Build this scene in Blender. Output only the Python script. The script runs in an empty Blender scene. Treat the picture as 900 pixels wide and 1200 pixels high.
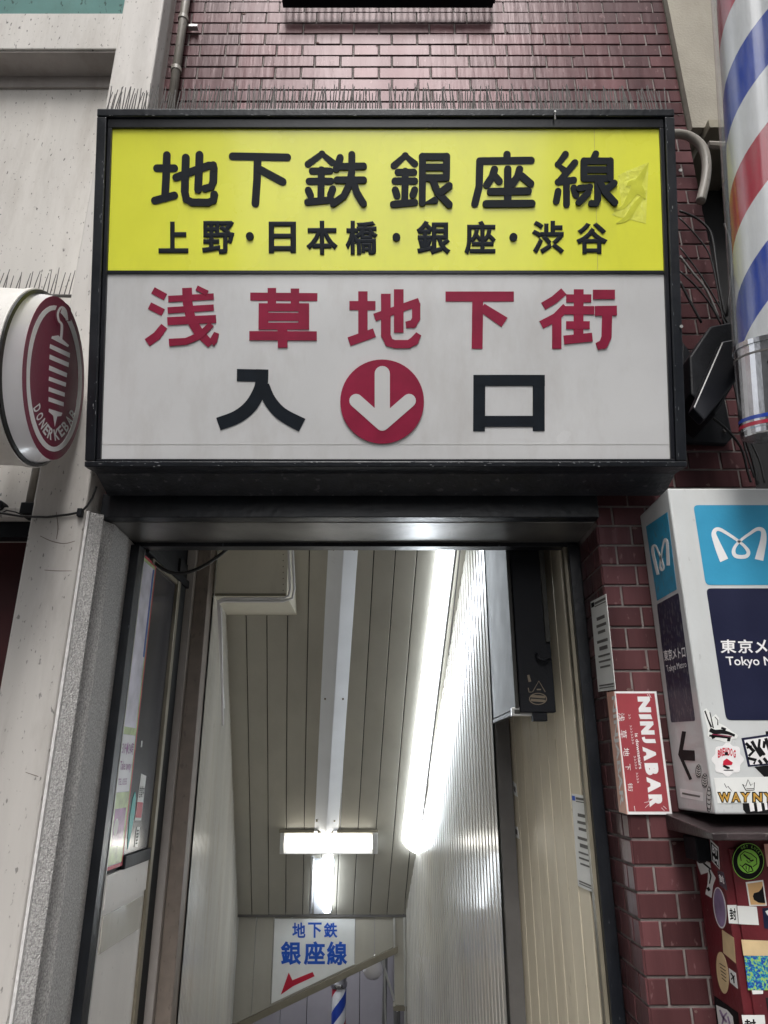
import bpy, math, random
from mathutils import Vector
random.seed(7)
SC = bpy.context.scene
COL = SC.collection
R = math.radians

# ------------------------------------------------------------ camera
F = 830.0; PITCH = R(20.0); CZ = 1.6
cd = bpy.data.cameras.new('camera'); cam = bpy.data.objects.new('camera', cd); COL.objects.link(cam)
cd.sensor_fit = 'VERTICAL'; cd.sensor_height = 24.0; cd.lens = 24.0 * F / 1200.0
cd.clip_start = 0.05; cd.clip_end = 2000
cam.location = (0, 0, CZ); cam.rotation_euler = (math.pi / 2 + PITCH, 0, 0)
SC.camera = cam
# ------------------------------------------------------------ sky, sun, exposure
SUN_EL, SUN_AZ = R(54), R(185)          # azimuth clockwise from +Y: behind the camera, a little to the left
w = bpy.data.worlds.new('World'); SC.world = w; w.use_nodes = True
nt = w.node_tree; bg = nt.nodes['Background']
sky = nt.nodes.new('ShaderNodeTexSky'); sky.sky_type = 'NISHITA'; sky.sun_disc = False
sky.sun_elevation = SUN_EL; sky.sun_rotation = SUN_AZ; sky.air_density = 1.0; sky.dust_density = 4.0; sky.ozone_density = 0.6
hs = nt.nodes.new('ShaderNodeHueSaturation'); hs.inputs['Saturation'].default_value = 0.22
nt.links.new(sky.outputs[0], hs.inputs['Color']); nt.links.new(hs.outputs[0], bg.inputs[0])
bg.inputs[1].default_value = 0.12
sd = bpy.data.lights.new('sun', 'SUN'); sun = bpy.data.objects.new('sun', sd); COL.objects.link(sun)
sd.energy = 0.9; sd.angle = R(25); sd.color = (1.0, 0.97, 0.93)
to = Vector((math.sin(SUN_AZ) * math.cos(SUN_EL), math.cos(SUN_AZ) * math.cos(SUN_EL), math.sin(SUN_EL)))
sun.rotation_euler = to.to_track_quat('Z', 'Y').to_euler()
SC.view_settings.view_transform = 'Standard'; SC.view_settings.look = 'None'
SC.view_settings.exposure = 1.38; SC.view_settings.gamma = 1
TUBE = 12.0

# ------------------------------------------------------------ geometry helpers
CS, SN = math.cos(PITCH), math.sin(PITCH)
def ray(px, py):
    u = (600 - py) / F
    return Vector(((px - 450) / F, CS - u * SN, SN + u * CS))
def onY(px, py, Y): d = ray(px, py); d = d * (Y / d.y); return Vector((d.x, Y, d.z + CZ))
def onX(px, py, X): d = ray(px, py); d = d * (X / d.x); return Vector((X, d.y, d.z + CZ))
class Pl:
    """a plane in the world: point p, axes u and v; normal n points at the viewer's side"""
    def __init__(s, p, u, v):
        s.p = Vector(p); s.u = Vector(u).normalized(); s.v = Vector(v); s.v = (s.v - s.u*s.v.dot(s.u)).normalized(); s.n = s.u.cross(s.v).normalized()
    def hit(s, px, py):
        d = ray(px, py); o = Vector((0, 0, CZ)); t = (s.p - o).dot(s.n) / d.dot(s.n)
        q = o + d * t - s.p
        return q.dot(s.u), q.dot(s.v)
    def pt(s, a, b, h=0): return s.p + s.u * a + s.v * b + s.n * h
class MB:
    def __init__(s): s.v = []; s.f = []; s.m = []; s.sm = False
    def add(s, vs, fs, mi=0):
        k = len(s.v); s.v += [Vector(q) for q in vs]
        for f in fs: s.f.append([k + i for i in f]); s.m.append(mi)
        return s
    def box(s, x0, x1, y0, y1, z0, z1, mi=0):
        v = [(x0,y0,z0),(x1,y0,z0),(x1,y1,z0),(x0,y1,z0),(x0,y0,z1),(x1,y0,z1),(x1,y1,z1),(x0,y1,z1)]
        return s.add(v, [(0,3,2,1),(4,5,6,7),(0,1,5,4),(1,2,6,5),(2,3,7,6),(3,0,4,7)], mi)
    def prism(s, poly, off, mi=0):
        """poly: world points (counter clockwise seen from +off side); extruded back by -off"""
        n = len(poly); a = [Vector(q) for q in poly]; b = [q - off for q in a]
        fs = [list(range(n)), list(range(2*n-1, n-1, -1))]
        for i in range(n): j = (i+1) % n; fs.append([i, n+i, n+j, j])
        return s.add(a + b, fs, mi)
    def pboard(s, pl, pts, h0, h1, mi=0):
        """polygon in plane coords between heights h0..h1"""
        ar = sum(pts[i][0]*pts[(i+1)%len(pts)][1]-pts[(i+1)%len(pts)][0]*pts[i][1] for i in range(len(pts)))
        if ar < 0: pts = pts[::-1]
        return s.prism([pl.pt(a, b, h1) for a, b in pts], pl.n * (h1 - h0), mi)
    def tube(s, pts, r, n=8, cap=True, mi=0):
        pts = [Vector(q) for q in pts]; k = len(s.v); up = None
        for i, q in enumerate(pts):
            t = (pts[min(i+1, len(pts)-1)] - pts[max(i-1, 0)]).normalized()
            if up is None: up = Vector((0,0,1)) if abs(t.z) < .9 else Vector((1,0,0))
            sx = t.cross(up).normalized(); up = sx.cross(t).normalized()
            rr = r[i] if isinstance(r, (list, tuple)) else r
            for j in range(n):
                a = 2*math.pi*j/n; s.v.append(q + sx*(rr*math.cos(a)) + up*(rr*math.sin(a)))
        for i in range(len(pts)-1):
            for j in range(n):
                a = k+i*n+j; b = k+i*n+(j+1)%n; s.f.append([a, b, b+n, a+n]); s.m.append(mi)
        if cap:
            s.f.append([k+j for j in range(n-1,-1,-1)]); s.m.append(mi)
            s.f.append([k+(len(pts)-1)*n+j for j in range(n)]); s.m.append(mi)
        return s
def chain(o):
    while o.parent: o = o.parent
    return o
def obj(name, mb, mat, parent=None, smooth=False, bevel=0, label=None, kind=None, auto=None):
    me = bpy.data.meshes.new(name)
    org = chain(parent).location if parent else Vector((0,0,0))
    me.from_pydata([tuple(q - org) for q in mb.v], [], mb.f)
    mats = mat if isinstance(mat, (list, tuple)) else [mat]
    for m in mats: me.materials.append(m)
    if len(mats) > 1:
        for p, mi in zip(me.polygons, mb.m): p.material_index = mi
    me.validate(); me.update()
    if smooth: me.polygons.foreach_set('use_smooth', [True]*len(me.polygons))
    o = bpy.data.objects.new(name, me); COL.objects.link(o)
    if parent: o.parent = parent
    if bevel:
        b = o.modifiers.new('b', 'BEVEL'); b.width = bevel; b.segments = 2; b.limit_method = 'ANGLE'; b.angle_limit = R(40)
    if label: o['label'] = label
    if kind: o['kind'] = kind
    return o
def thing(name, label, cat, loc=(0,0,0), group=None):
    o = bpy.data.objects.new(name, None); COL.objects.link(o); o.location = loc; o.empty_display_size = .1
    o['label'] = label; o['category'] = cat
    if group: o['group'] = group
    return o
def tag(o, label, cat, group=None):
    o['label'] = label; o['category'] = cat
    if group: o['group'] = group
    return o
def struct(name, mb, mat, bevel=0):
    return obj(name, mb, mat, None, bevel=bevel, kind='structure')

def glyphs(body, bold=0.0, fine=3):
    c = bpy.data.curves.new('txt', 'FONT'); c.body = body; c.size = 1; c.resolution_u = fine
    c.fill_mode = 'FRONT'
    if bold: c.bevel_depth = bold; c.bevel_resolution = 0; c.fill_mode = 'FRONT'
    o = bpy.data.objects.new('txt', c); COL.objects.link(o)
    dg = bpy.context.evaluated_depsgraph_get()
    me = bpy.data.meshes.new_from_object(o.evaluated_get(dg))
    vs = [(v.co.x, v.co.y, v.co.z) for v in me.vertices]; fs = [list(p.vertices) for p in me.polygons]
    bpy.data.objects.remove(o); bpy.data.curves.remove(c); bpy.data.meshes.remove(me)
    return vs, fs
def text_quad(mb, body, pl, quad, h=0.001, bold=0.0, mi=0, flatk=0.15):
    """flat lettering fitted to the quadrilateral TL,TR,BR,BL (photo pixels) that lies on plane pl"""
    vs, fs = glyphs(body, bold)
    x0 = min(v[0] for v in vs); x1 = max(v[0] for v in vs); y0 = min(v[1] for v in vs); y1 = max(v[1] for v in vs)
    q = [Vector(pl.hit(*c)) for c in quad]
    out = []
    for v in vs:
        s = (v[0]-x0)/(x1-x0); t = (v[1]-y0)/(y1-y0)
        top = q[0]*(1-s)+q[1]*s; bot = q[3]*(1-s)+q[2]*s; c = bot*(1-t)+top*t
        out.append(pl.pt(c.x, c.y, h + v[2]*flatk*0.01))
    mb.add(out, fs, mi)
def catmull(pts, k=4):
    if len(pts) < 3: return pts
    o = []; P = [pts[0]] + list(pts) + [pts[-1]]
    for i in range(1, len(P)-2):
        for j in range(k):
            t = j/k; o.append(tuple(.5*((2*P[i][d])+(-P[i-1][d]+P[i+1][d])*t+(2*P[i-1][d]-5*P[i][d]+4*P[i+1][d]-P[i+2][d])*t*t+(-P[i-1][d]+3*P[i][d]-3*P[i+1][d]+P[i+2][d])*t**3) for d in range(len(P[0]))))
    o.append(tuple(pts[-1])); return o
def ribbon(mb, pl, pts, h0, h1, mi=0):
    """pts: photo px with a width each (x, y, w) -> strip of that varying width lying on pl, raised to h1"""
    L = []; Rr = []
    for i, p in enumerate(pts):
        a = pts[max(i-1,0)]; b = pts[min(i+1,len(pts)-1)]
        dx, dy = b[0]-a[0], b[1]-a[1]; l = math.hypot(dx, dy) or 1; nx, ny = -dy/l*p[2]/2, dx/l*p[2]/2
        L.append(pl.hit(p[0]+nx, p[1]+ny)); Rr.append(pl.hit(p[0]-nx, p[1]-ny))
    n = len(pts); vs = []
    for i in range(n):
        vs += [pl.pt(*L[i], h1), pl.pt(*Rr[i], h1), pl.pt(*L[i], h0), pl.pt(*Rr[i], h0)]
    fs = []
    for i in range(n-1):
        a = 4*i; b = a+4
        fs += [(a, a+1, b+1, b), (a, b, b+2, a+2), (a+1, a+3, b+3, b+1)]
    fs += [(0,2,3,1), (4*n-4, 4*n-3, 4*n-1, 4*n-2)]
    mb.add(vs, fs, mi)
def disc_px(pl, cx, cy, rx, ry, n=32, rot=0):
    c, s_ = math.cos(rot), math.sin(rot)
    return [pl.hit(cx+rx*math.cos(2*math.pi*i/n)*c-ry*math.sin(2*math.pi*i/n)*s_, cy+rx*math.cos(2*math.pi*i/n)*s_+ry*math.sin(2*math.pi*i/n)*c) for i in range(n)]
def px(pl, pts): return [pl.hit(*p) for p in pts]
def zm(pts, s, ox, oy): return [(p[0]/s+ox, p[1]/s+oy) + tuple(q/s for q in p[2:]) for p in pts]

# ------------------------------------------------------------ materials
def mat(name, col, rough=.5, var=.12, scale=6, metal=0, spots=0, spotcol=(.03,.028,.025), spotscale=60, bump=.05, bscale=80, streak=False, coat=0, rnd=0, spec=.5, stain=0, staincol=(.12,.09,.06), trans=0, alpha=1, thresh=.62):
    m = bpy.data.materials.new(name); m.use_nodes = True; n = m.node_tree.nodes; l = m.node_tree.links
    b = n['Principled BSDF']; b.inputs['Roughness'].default_value = rough; b.inputs['Metallic'].default_value = metal
    b.inputs['Specular IOR Level'].default_value = spec; b.inputs['Coat Weight'].default_value = coat; b.inputs['Coat Roughness'].default_value = .08
    if trans: b.inputs['Transmission Weight'].default_value = trans
    if alpha < 1: b.inputs['Alpha'].default_value = alpha
    tc = n.new('ShaderNodeTexCoord'); mp = n.new('ShaderNodeMapping')
    if rnd and name == 'glazed_brick':
        ge = n.new('ShaderNodeNewGeometry'); src = ge.outputs['Position']
    else: src = tc.outputs['Object']
    l.new(src, mp.inputs[0])
    if streak: mp.inputs['Scale'].default_value = (1, 1, .12)
    no = n.new('ShaderNodeTexNoise'); no.inputs['Scale'].default_value = scale; no.inputs['Detail'].default_value = 6
    l.new(mp.outputs[0], no.inputs['Vector'])
    mr = n.new('ShaderNodeMapRange'); mr.inputs[1].default_value = .3; mr.inputs[2].default_value = .7; mr.inputs[3].default_value = 1-var; mr.inputs[4].default_value = 1+var
    l.new(no.outputs[0], mr.inputs[0])
    mx = n.new('ShaderNodeMix'); mx.data_type = 'RGBA'; mx.blend_type = 'MULTIPLY'; mx.inputs[0].default_value = 1
    mx.inputs[6].default_value = (*col, 1); l.new(mr.outputs[0], mx.inputs[7]); last = mx.outputs[2]
    if rnd:
        oi = n.new('ShaderNodeObjectInfo'); r2 = n.new('ShaderNodeMapRange'); r2.inputs[3].default_value = 1-rnd; r2.inputs[4].default_value = 1+rnd
        l.new(oi.outputs['Random'], r2.inputs[0])
        m2 = n.new('ShaderNodeMix'); m2.data_type = 'RGBA'; m2.blend_type = 'MULTIPLY'; m2.inputs[0].default_value = 1
        l.new(last, m2.inputs[6]); l.new(r2.outputs[0], m2.inputs[7]); last = m2.outputs[2]
    if stain:
        n3 = n.new('ShaderNodeTexNoise'); n3.inputs['Scale'].default_value = 2.5; n3.inputs['Detail'].default_value = 8; n3.inputs['Roughness'].default_value = .7
        mp3 = n.new('ShaderNodeMapping'); mp3.inputs['Scale'].default_value = (2.2, 2.2, .5); l.new(src, mp3.inputs[0]); l.new(mp3.outputs[0], n3.inputs['Vector'])
        r3 = n.new('ShaderNodeMapRange'); r3.inputs[1].default_value = .48; r3.inputs[2].default_value = .75; r3.inputs[3].default_value = 0; r3.inputs[4].default_value = stain
        l.new(n3.outputs[0], r3.inputs[0])
        m3 = n.new('ShaderNodeMix'); m3.data_type = 'RGBA'; l.new(r3.outputs[0], m3.inputs[0]); l.new(last, m3.inputs[6]); m3.inputs[7].default_value = (*staincol, 1); last = m3.outputs[2]
    if spots:
        n4 = n.new('ShaderNodeTexNoise'); n4.inputs['Scale'].default_value = spotscale; n4.inputs['Detail'].default_value = 3
        mp4 = n.new('ShaderNodeMapping'); mp4.inputs['Scale'].default_value = (1, 1, .45); l.new(src, mp4.inputs[0]); l.new(mp4.outputs[0], n4.inputs['Vector'])
        r4 = n.new('ShaderNodeMapRange'); r4.inputs[1].default_value = thresh; r4.inputs[2].default_value = thresh+.05; r4.inputs[4].default_value = spots
        l.new(n4.outputs[0], r4.inputs[0])
        m4 = n.new('ShaderNodeMix'); m4.data_type = 'RGBA'; l.new(r4.outputs[0], m4.inputs[0]); l.new(last, m4.inputs[6]); m4.inputs[7].default_value = (*spotcol, 1); last = m4.outputs[2]
    l.new(last, b.inputs['Base Color'])
    rr = n.new('ShaderNodeMapRange'); rr.inputs[3].default_value = max(.02, rough-.08); rr.inputs[4].default_value = min(1, rough+.1)
    l.new(no.outputs[0], rr.inputs[0]); l.new(rr.outputs[0], b.inputs['Roughness'])
    if bump:
        n5 = n.new('ShaderNodeTexNoise'); n5.inputs['Scale'].default_value = bscale; n5.inputs['Detail'].default_value = 4
        l.new(mp.outputs[0], n5.inputs['Vector'])
        bp = n.new('ShaderNodeBump'); bp.inputs['Strength'].default_value = bump; bp.inputs['Distance'].default_value = .01
        l.new(n5.outputs[0], bp.inputs['Height']); l.new(bp.outputs[0], b.inputs['Normal'])
    return m
def emit(name, col, s):
    m = bpy.data.materials.new(name); m.use_nodes = True; b = m.node_tree.nodes['Principled BSDF']
    b.inputs['Base Color'].default_value = (.9,.9,.9,1); b.inputs['Emission Color'].default_value = (*col, 1); b.inputs['Emission Strength'].default_value = s
    return m
M = {}
M['brick'] = mat('glazed_brick', (.082,.033,.035), .33, .36, 9, bump=.22, bscale=30, streak=True, rnd=.38, spots=.35, spotcol=(.30,.19,.19), spotscale=40, thresh=.64, spec=.27, stain=.35, staincol=(.06,.035,.035))
M['brick'].node_tree.nodes['Principled BSDF'].inputs['Specular Tint'].default_value = (1, .72, .78, 1)
M['mortar'] = mat('mortar', (.22,.195,.185), .9, .3, 20, bump=.3)
M['white_wall'] = mat('painted_render_white', (.60,.575,.54), .75, .12, 4, spots=.75, spotscale=75, stain=.5, bump=.22, bscale=45, streak=True, thresh=.645, staincol=(.3,.26,.22))
M['grey_pillar'] = mat('painted_concrete_pillar', (.55,.525,.495), .6, .14, 6, spots=.6, spotscale=60, stain=.5, bump=.12, bscale=40, streak=True, thresh=.64, staincol=(.25,.22,.19))
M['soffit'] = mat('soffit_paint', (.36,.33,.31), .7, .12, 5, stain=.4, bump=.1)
M['teal'] = mat('dusty_teal_board', (.13,.25,.235), .85, .12, 6, spec=.1, spots=.6, spotscale=45, stain=.2, thresh=.62)
M['stone'] = mat('rough_granite', (.52,.51,.50), .7, .35, 170, spots=.45, spotcol=(.20,.195,.19), spotscale=240, bump=.8, bscale=200, thresh=.52)
M['frame'] = mat('black_painted_steel', (.007,.009,.013), .32, .3, 8, spots=.35, spotcol=(.16,.17,.19), spotscale=70, bump=.15, bscale=40, stain=.1, staincol=(.12,.12,.12), thresh=.70)
M['frame_in'] = mat('black_inner_steel', (.008,.009,.013), .3, .2, 8)
M['worn'] = mat('worn_black_steel', (.016,.018,.023), .38, .4, 14, spots=.45, spotcol=(.14,.14,.15), spotscale=34, bump=.3, bscale=50, thresh=.63)
M['lintel'] = mat('brushed_lintel', (.19,.185,.18), .3, .35, 6, metal=.6, spots=.4, spotcol=(.4,.4,.4), spotscale=80, thresh=.7)
M['yellow'] = mat('yellow_acrylic', (.88,.90,.07), .25, .06, 3, stain=.15, staincol=(.4,.4,.08), bump=.02, coat=.35)
M['panel'] = mat('white_acrylic', (.66,.665,.67), .22, .06, 2.5, stain=.35, staincol=(.42,.39,.36), bump=.02, coat=.4)
M['kanji_black'] = mat('black_acrylic_letter', (.006,.010,.016), .6, .2, 20, bump=.05, spec=.18)
M['kanji_red'] = mat('crimson_acrylic_letter', (.27,.010,.045), .5, .15, 12, bump=.05, spec=.25)
M['arrow'] = mat('arrow_white', (.62,.62,.62), .35, .04, 3, coat=.3)
M['can'] = mat('lamp_can_enamel', (.68,.66,.62), .5, .08, 4, spots=.35, spotscale=60, bump=.5, bscale=14, stain=.2, thresh=.68, staincol=(.35,.3,.25))
M['dome'] = mat('white_plastic', (.78,.76,.78), .25, .04, 4, coat=.5)
M['rim'] = mat('black_rim', (.01,.01,.01), .3)
M['maroon'] = mat('maroon_print', (.19,.011,.045), .4, .1, 8, spots=.3, spotcol=(.35,.25,.28), spotscale=110, thresh=.7)
M['print_white'] = mat('white_print', (.80,.79,.79), .4, .06, 10)
M['beige'] = mat('beige_render', (.31,.285,.235), .85, .12, 5, bump=.25, bscale=90, stain=.2)
M['pipe'] = mat('grey_pvc', (.24,.22,.19), .45, .15, 12, spots=.4, spotscale=60)
M['spike'] = mat('dusty_spike_wire', (.10,.095,.09), .7, .3, 40)
M['cable'] = mat('black_cable', (.012,.012,.012), .4)
M['cablegrey'] = mat('grey_cable', (.2,.19,.18), .5)
M['black'] = mat('matt_black', (.008,.009,.012), .5, .2, 10, bump=.1, spec=.2)
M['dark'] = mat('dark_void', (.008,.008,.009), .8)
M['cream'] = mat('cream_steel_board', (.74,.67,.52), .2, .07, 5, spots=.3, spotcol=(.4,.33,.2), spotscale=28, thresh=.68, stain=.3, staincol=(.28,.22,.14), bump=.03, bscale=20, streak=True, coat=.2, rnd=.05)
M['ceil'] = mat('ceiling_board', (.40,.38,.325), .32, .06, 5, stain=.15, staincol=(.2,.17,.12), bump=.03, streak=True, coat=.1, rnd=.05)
M['siding'] = mat('white_siding', (.60,.58,.53), .22, .08, 4, spots=.25, spotcol=(.30,.27,.2), spotscale=30, thresh=.66, stain=.4, staincol=(.40,.33,.22), bump=.04, bscale=16, streak=True, coat=.25)
M['bulk'] = mat('cream_bulkhead_paint', (.70,.66,.55), .35, .06, 4, stain=.2, staincol=(.3,.25,.18))
M['trim'] = mat('aluminium_trim', (.62,.62,.60), .3, .08, 10, metal=.6)
M['bronze'] = mat('bronze_trim', (.25,.225,.17), .35, .1, 10, metal=.3)
M['greycol'] = mat('grey_steel_column', (.115,.11,.105), .4, .12, 8)
M['brown'] = mat('brown_post', (.20,.165,.14), .6, .15, 14, spots=.3, spotscale=50)
M['lampbody'] = mat('white_batten', (.78,.80,.84), .3, .04, 5, coat=.3)
M['greypanel'] = mat('grey_steel_panel', (.05,.05,.045), .5, .1, 10, spots=.25, spotcol=(.3,.3,.28), spotscale=90, spec=.2, thresh=.7)
M['chrome'] = mat('brushed_steel', (.62,.62,.64), .22, .1, 30, metal=1, bump=.04)
M['wood'] = mat('cream_window_panel', (.74,.71,.68), .5, .06, 6, spots=.3, spotscale=70, bump=.1, streak=True, thresh=.68)
M['glassdark'] = mat('dark_shop_glass', (.03,.03,.04), .25, .5, 3, stain=.5, staincol=(.11,.10,.10), streak=True, coat=.15, bump=.02, bscale=6)
M['purple_wall'] = mat('lilac_panel', (.34,.32,.345), .35, .06, 6)
M['white_box'] = mat('white_sign_box', (.58,.60,.60), .3, .06, 4, stain=.25, staincol=(.42,.40,.37), spots=.15, spotscale=60, coat=.3, thresh=.68)
M['sky_blue'] = mat('light_blue_print', (.035,.30,.50), .35, .08, 8, coat=.2)
M['sky_blue_worn'] = mat('worn_blue_print', (.03,.27,.44), .45, .15, 14, spots=.5, spotcol=(.10,.16,.17), spotscale=70, thresh=.58)
M['navy'] = mat('navy_print', (.012,.014,.042), .3, .1, 8, coat=.2)
M['navy_worn'] = mat('worn_navy_print', (.014,.016,.045), .45, .2, 14, spots=.55, spotcol=(.12,.12,.13), spotscale=75, thresh=.55)
M['grey_print'] = mat('grey_print', (.10,.095,.09), .5, .3, 30)
M['red_box'] = mat('red_painted_cabinet', (.125,.014,.020), .4, .22, 7, spots=.5, spotcol=(.35,.25,.25), spotscale=50, stain=.4, staincol=(.06,.03,.035), bump=.12, thresh=.70)
M['roofmetal'] = mat('grimy_roof_metal', (.035,.025,.026), .4, .4, 9, spots=.3, spotcol=(.2,.18,.17), bump=.2)
M['poster_red'] = mat('faded_red_poster', (.34,.055,.068), .3, .16, 5, stain=.3, staincol=(.36,.12,.07), coat=.5, bump=.08, bscale=14)
M['poster_pink'] = mat('faded_pink_poster', (.78,.42,.33), .3, .12, 9, coat=.5, bump=.1, bscale=14)
M['paper'] = mat('white_paper', (.76,.77,.75), .45, .05, 8, coat=.2)
M['ink'] = mat('black_ink', (.008,.008,.009), .6, spec=.15)
M['blue_ink'] = mat('blue_ink', (.01,.09,.50), .4)
M['red_ink'] = mat('red_ink', (.50,.012,.04), .4)
M['gold'] = mat('gold_ink', (.50,.28,.05), .4, .2, 60)
M['green'] = mat('green_ink', (.34,.74,.10), .4, .1, 30)
M['tan'] = mat('tan_ink', (.62,.38,.17), .5, .1, 20)
M['cream_ink'] = mat('cream_sticker', (.66,.50,.28), .5, .1, 20)
M['lilac'] = mat('lilac_ink', (.30,.22,.38), .3, .4, 12)
M['grey_foil'] = mat('grey_foil', (.09,.085,.11), .2, .5, 9)
M['teal_ink'] = mat('teal_ink', (.02,.45,.42), .4)
M['poster_lilac'] = mat('lilac_poster', (.66,.64,.74), .4, .35, 7, stain=.55, staincol=(.35,.36,.60), coat=.4, bump=.03)
M['poster_text'] = mat('pale_poster', (.84,.84,.88), .3, .1, 7, coat=.4)
M['poster_green'] = mat('green_poster', (.50,.62,.30), .3, .4, 18, coat=.4)
M['poster_purple'] = mat('purple_poster', (.32,.12,.32), .3, .5, 24, coat=.4)
M['edge_white'] = mat('chalky_edge', (.72,.71,.70), .7, .15, 30, bump=.4)
M['asphalt'] = mat('asphalt', (.05,.05,.05), .9, .2, 30, bump=.4)
M['paving'] = mat('paving', (.22,.21,.2), .8, .15, 8, bump=.2)
M['shopred'] = mat('dark_red_interior', (.045,.004,.006), .7, .3, 5)
M['tube'] = emit('lit_tube', (1.0, .96, .85), TUBE * .32)
M['tube_cool'] = emit('lit_tube_cool', (.86, .93, 1.0), TUBE * .5)
M['tube_bg'] = emit('lit_tube_far', (.9, .95, 1.0), 11)
# mottled blue and green sticker
mm = bpy.data.materials.new('mottled_sticker'); mm.use_nodes = True; n_ = mm.node_tree.nodes; l_ = mm.node_tree.links
vo = n_.new('ShaderNodeTexNoise'); vo.inputs['Scale'].default_value = 170; vo.inputs['Detail'].default_value = 1
tc_ = n_.new('ShaderNodeTexCoord'); l_.new(tc_.outputs['Object'], vo.inputs['Vector'])
cr = n_.new('ShaderNodeValToRGB'); cr.color_ramp.interpolation = 'CONSTANT'
cr.color_ramp.elements[0].color = (.01,.06,.35,1); cr.color_ramp.elements[1].position = .56; cr.color_ramp.elements[1].color = (.30,.50,.12,1)
e_ = cr.color_ramp.elements.new(.45); e_.color = (.02,.28,.36,1)
l_.new(vo.outputs[0], cr.inputs[0]); l_.new(cr.outputs[0], n_['Principled BSDF'].inputs['Base Color']); M['mottled'] = mm

# ------------------------------------------------------------ ground and street
mb = MB()
for x0, x1, y0, y1 in ((-300, 300, -300, 1.2), (-300, -2.05, 3.3, 300), (1.05, 300, 3.3, 300), (-2.05, 1.05, 9.5, 300), (-300, 300, 1.2, 3.3)):
    mb.box(x0, x1, y0, y1, -.3, 0)
struct('ground', mb, M['asphalt'])
struct('pavement', MB().box(-14, 14, .2, 3.25, .004, .12), M['paving'], bevel=.01)
# unseen buildings added opposite; height and gap shape what the bricks and acrylic reflect
fr = mat('far_render', (.20,.19,.18), .8); gm = mat('far_glass', (.05,.06,.07), .15)
for x0, x1, h_, lab in ((-24, -3.3, 23, 'unseen tall grey building added across the street, left of the gap'), (3.6, 24, 23, 'unseen tall grey building added across the street, right of the gap'), (-3.3, 3.5, 4.2, 'unseen low shop added across the street between two tall buildings')):
    ob = thing('added_street_building', lab, 'building', ((x0+x1)/2, -7, 0))
    obj('wall', MB().box(x0, x1, -12, -7, 0, h_), fr, ob)
    x = x0 + .8
    while x + 1.6 < x1:
        z = 3.0 if h_ < 5 else 3.6
        while z + 1.3 < h_: 
            obj('window', MB().box(x, x+1.5, -7.02, -6.98, z-.6 if h_ < 5 else z, z+1.0), gm, ob); z += 2.8
        x += 2.6

# ------------------------------------------------------------ brick wall
BW = thing('brick_wall', 'dark red glazed brick wall behind and to the right of the entrance sign', 'wall', (.825, 2.6, 0))
WY = 2.6; CH = .0792; Z0 = 1.223; J = .008; XE = .825; XR = 1.478
mb = MB(); mb.box(-1.2, XR-.004, WY+.006, WY+.10, 2.52, 6.4); mb.box(XE+.005, XR-.004, WY+.006, 2.95, .12, 2.52)
obj('mortar', mb, M['mortar'], BW)
def brick_mesh(L, H, D=.016, name='brick'):
    me = bpy.data.meshes.new(name); e = .0025
    v = [(e,0,e),(L-e,0,e),(L-e,0,H-e),(e,0,H-e),(0,e,0),(L,e,0),(L,e,H),(0,e,H),(0,D,0),(L,D,0),(L,D,H),(0,D,H)]
    f = [(0,1,2,3),(0,4,5,1),(1,5,6,2),(2,6,7,3),(3,7,4,0),(4,8,9,5),(5,9,10,6),(6,10,11,7),(7,11,8,4)]
    me.from_pydata(v, [], f); me.materials.append(M['brick']); return me
cache = {}
cand = []
def row_spans(odd, xa, xb):
    out = []
    if odd: xs = .957 - 10*.393; seq = (.262, .131)           # stretcher first
    else: xs = 1.022 - 10*.393; seq = (.131, .262)            # header first
    x = xs; i = 0
    while x < xb:
        L = seq[i % 2]; a, b = max(x, xa), min(x+L, xb)
        if b - a > .03: out.append((a, b))
        x += L; i += 1
    return out
SIGN_L, SIGN_R = -1.04, 1.02
for k in range(-14, 66):
    z = Z0 + k*CH; odd = k % 2 == 1
    if z < 2.52:
        sp = row_spans(odd, XE, XR)
        if not odd and sp: sp = [(XE, .891), (.891, 1.022)] + [s_ for s_ in sp if s_[0] > 1.0]
        if odd: sp = [(XE, .957)] + [s_ for s_ in sp if s_[0] > .95]
    else: sp = row_spans(odd, -1.19, XR)
    for a, b in sp:
        hidden = (a > -1.2 and b < 1.1 and 2.6 < z < 4.5) or (a > 1.03 and z < 2.45) or z > 5.7 or z < .7
        cand.append((hidden, a, b, z))
vis = [c for c in cand if not c[0]]; hid = [c for c in cand if c[0]]
REV = []
for k in range(-14, 16):
    z = Z0 + k*CH
    if z > 2.42: continue
    ys = [2.603, 2.735, 2.868] if k % 2 else [2.603, 2.669, 2.80, 2.868]
    for a, b in zip(ys[:-1], ys[1:]): REV.append((a, b, z))
nv = 0
vis.sort(key=lambda c: (c[3] > 2.5 and c[3] < 4.55 and c[1] < 1.0))
room = 300 - len([r for r in REV if r[2] > .7])
def addbrick(L, H, loc, rot=0, name='brick'):
    key = (round(L,3), round(H,3))
    if key not in cache: cache[key] = brick_mesh(*key)
    o = bpy.data.objects.new('brick', cache[key]); COL.objects.link(o); o.parent = BW
    o.location = Vector(loc) - BW.location; o.rotation_euler = (random.uniform(-.010,.010), 0, rot + random.uniform(-.006,.006))
for c in vis[:room]:
    addbrick(c[2]-c[1]-J, CH-J, (c[1]+J/2, WY+random.uniform(-.001,.001), c[3]+J/2))
hid += vis[room:]
for a, b, z in REV:
    if z > .7: addbrick(b-a-.006, CH-J, (XE-.001, b-.003, z+J/2), -math.pi/2)
mb = MB()
for h, a, b, z in hid: mb.box(a+J/2, b-J/2, WY, WY+.016, z+J/2, z+CH-J/2)
obj('brickwork', mb, M['brick'], BW, kind='stuff')
print('bricks', len(vis), len(REV))
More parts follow.
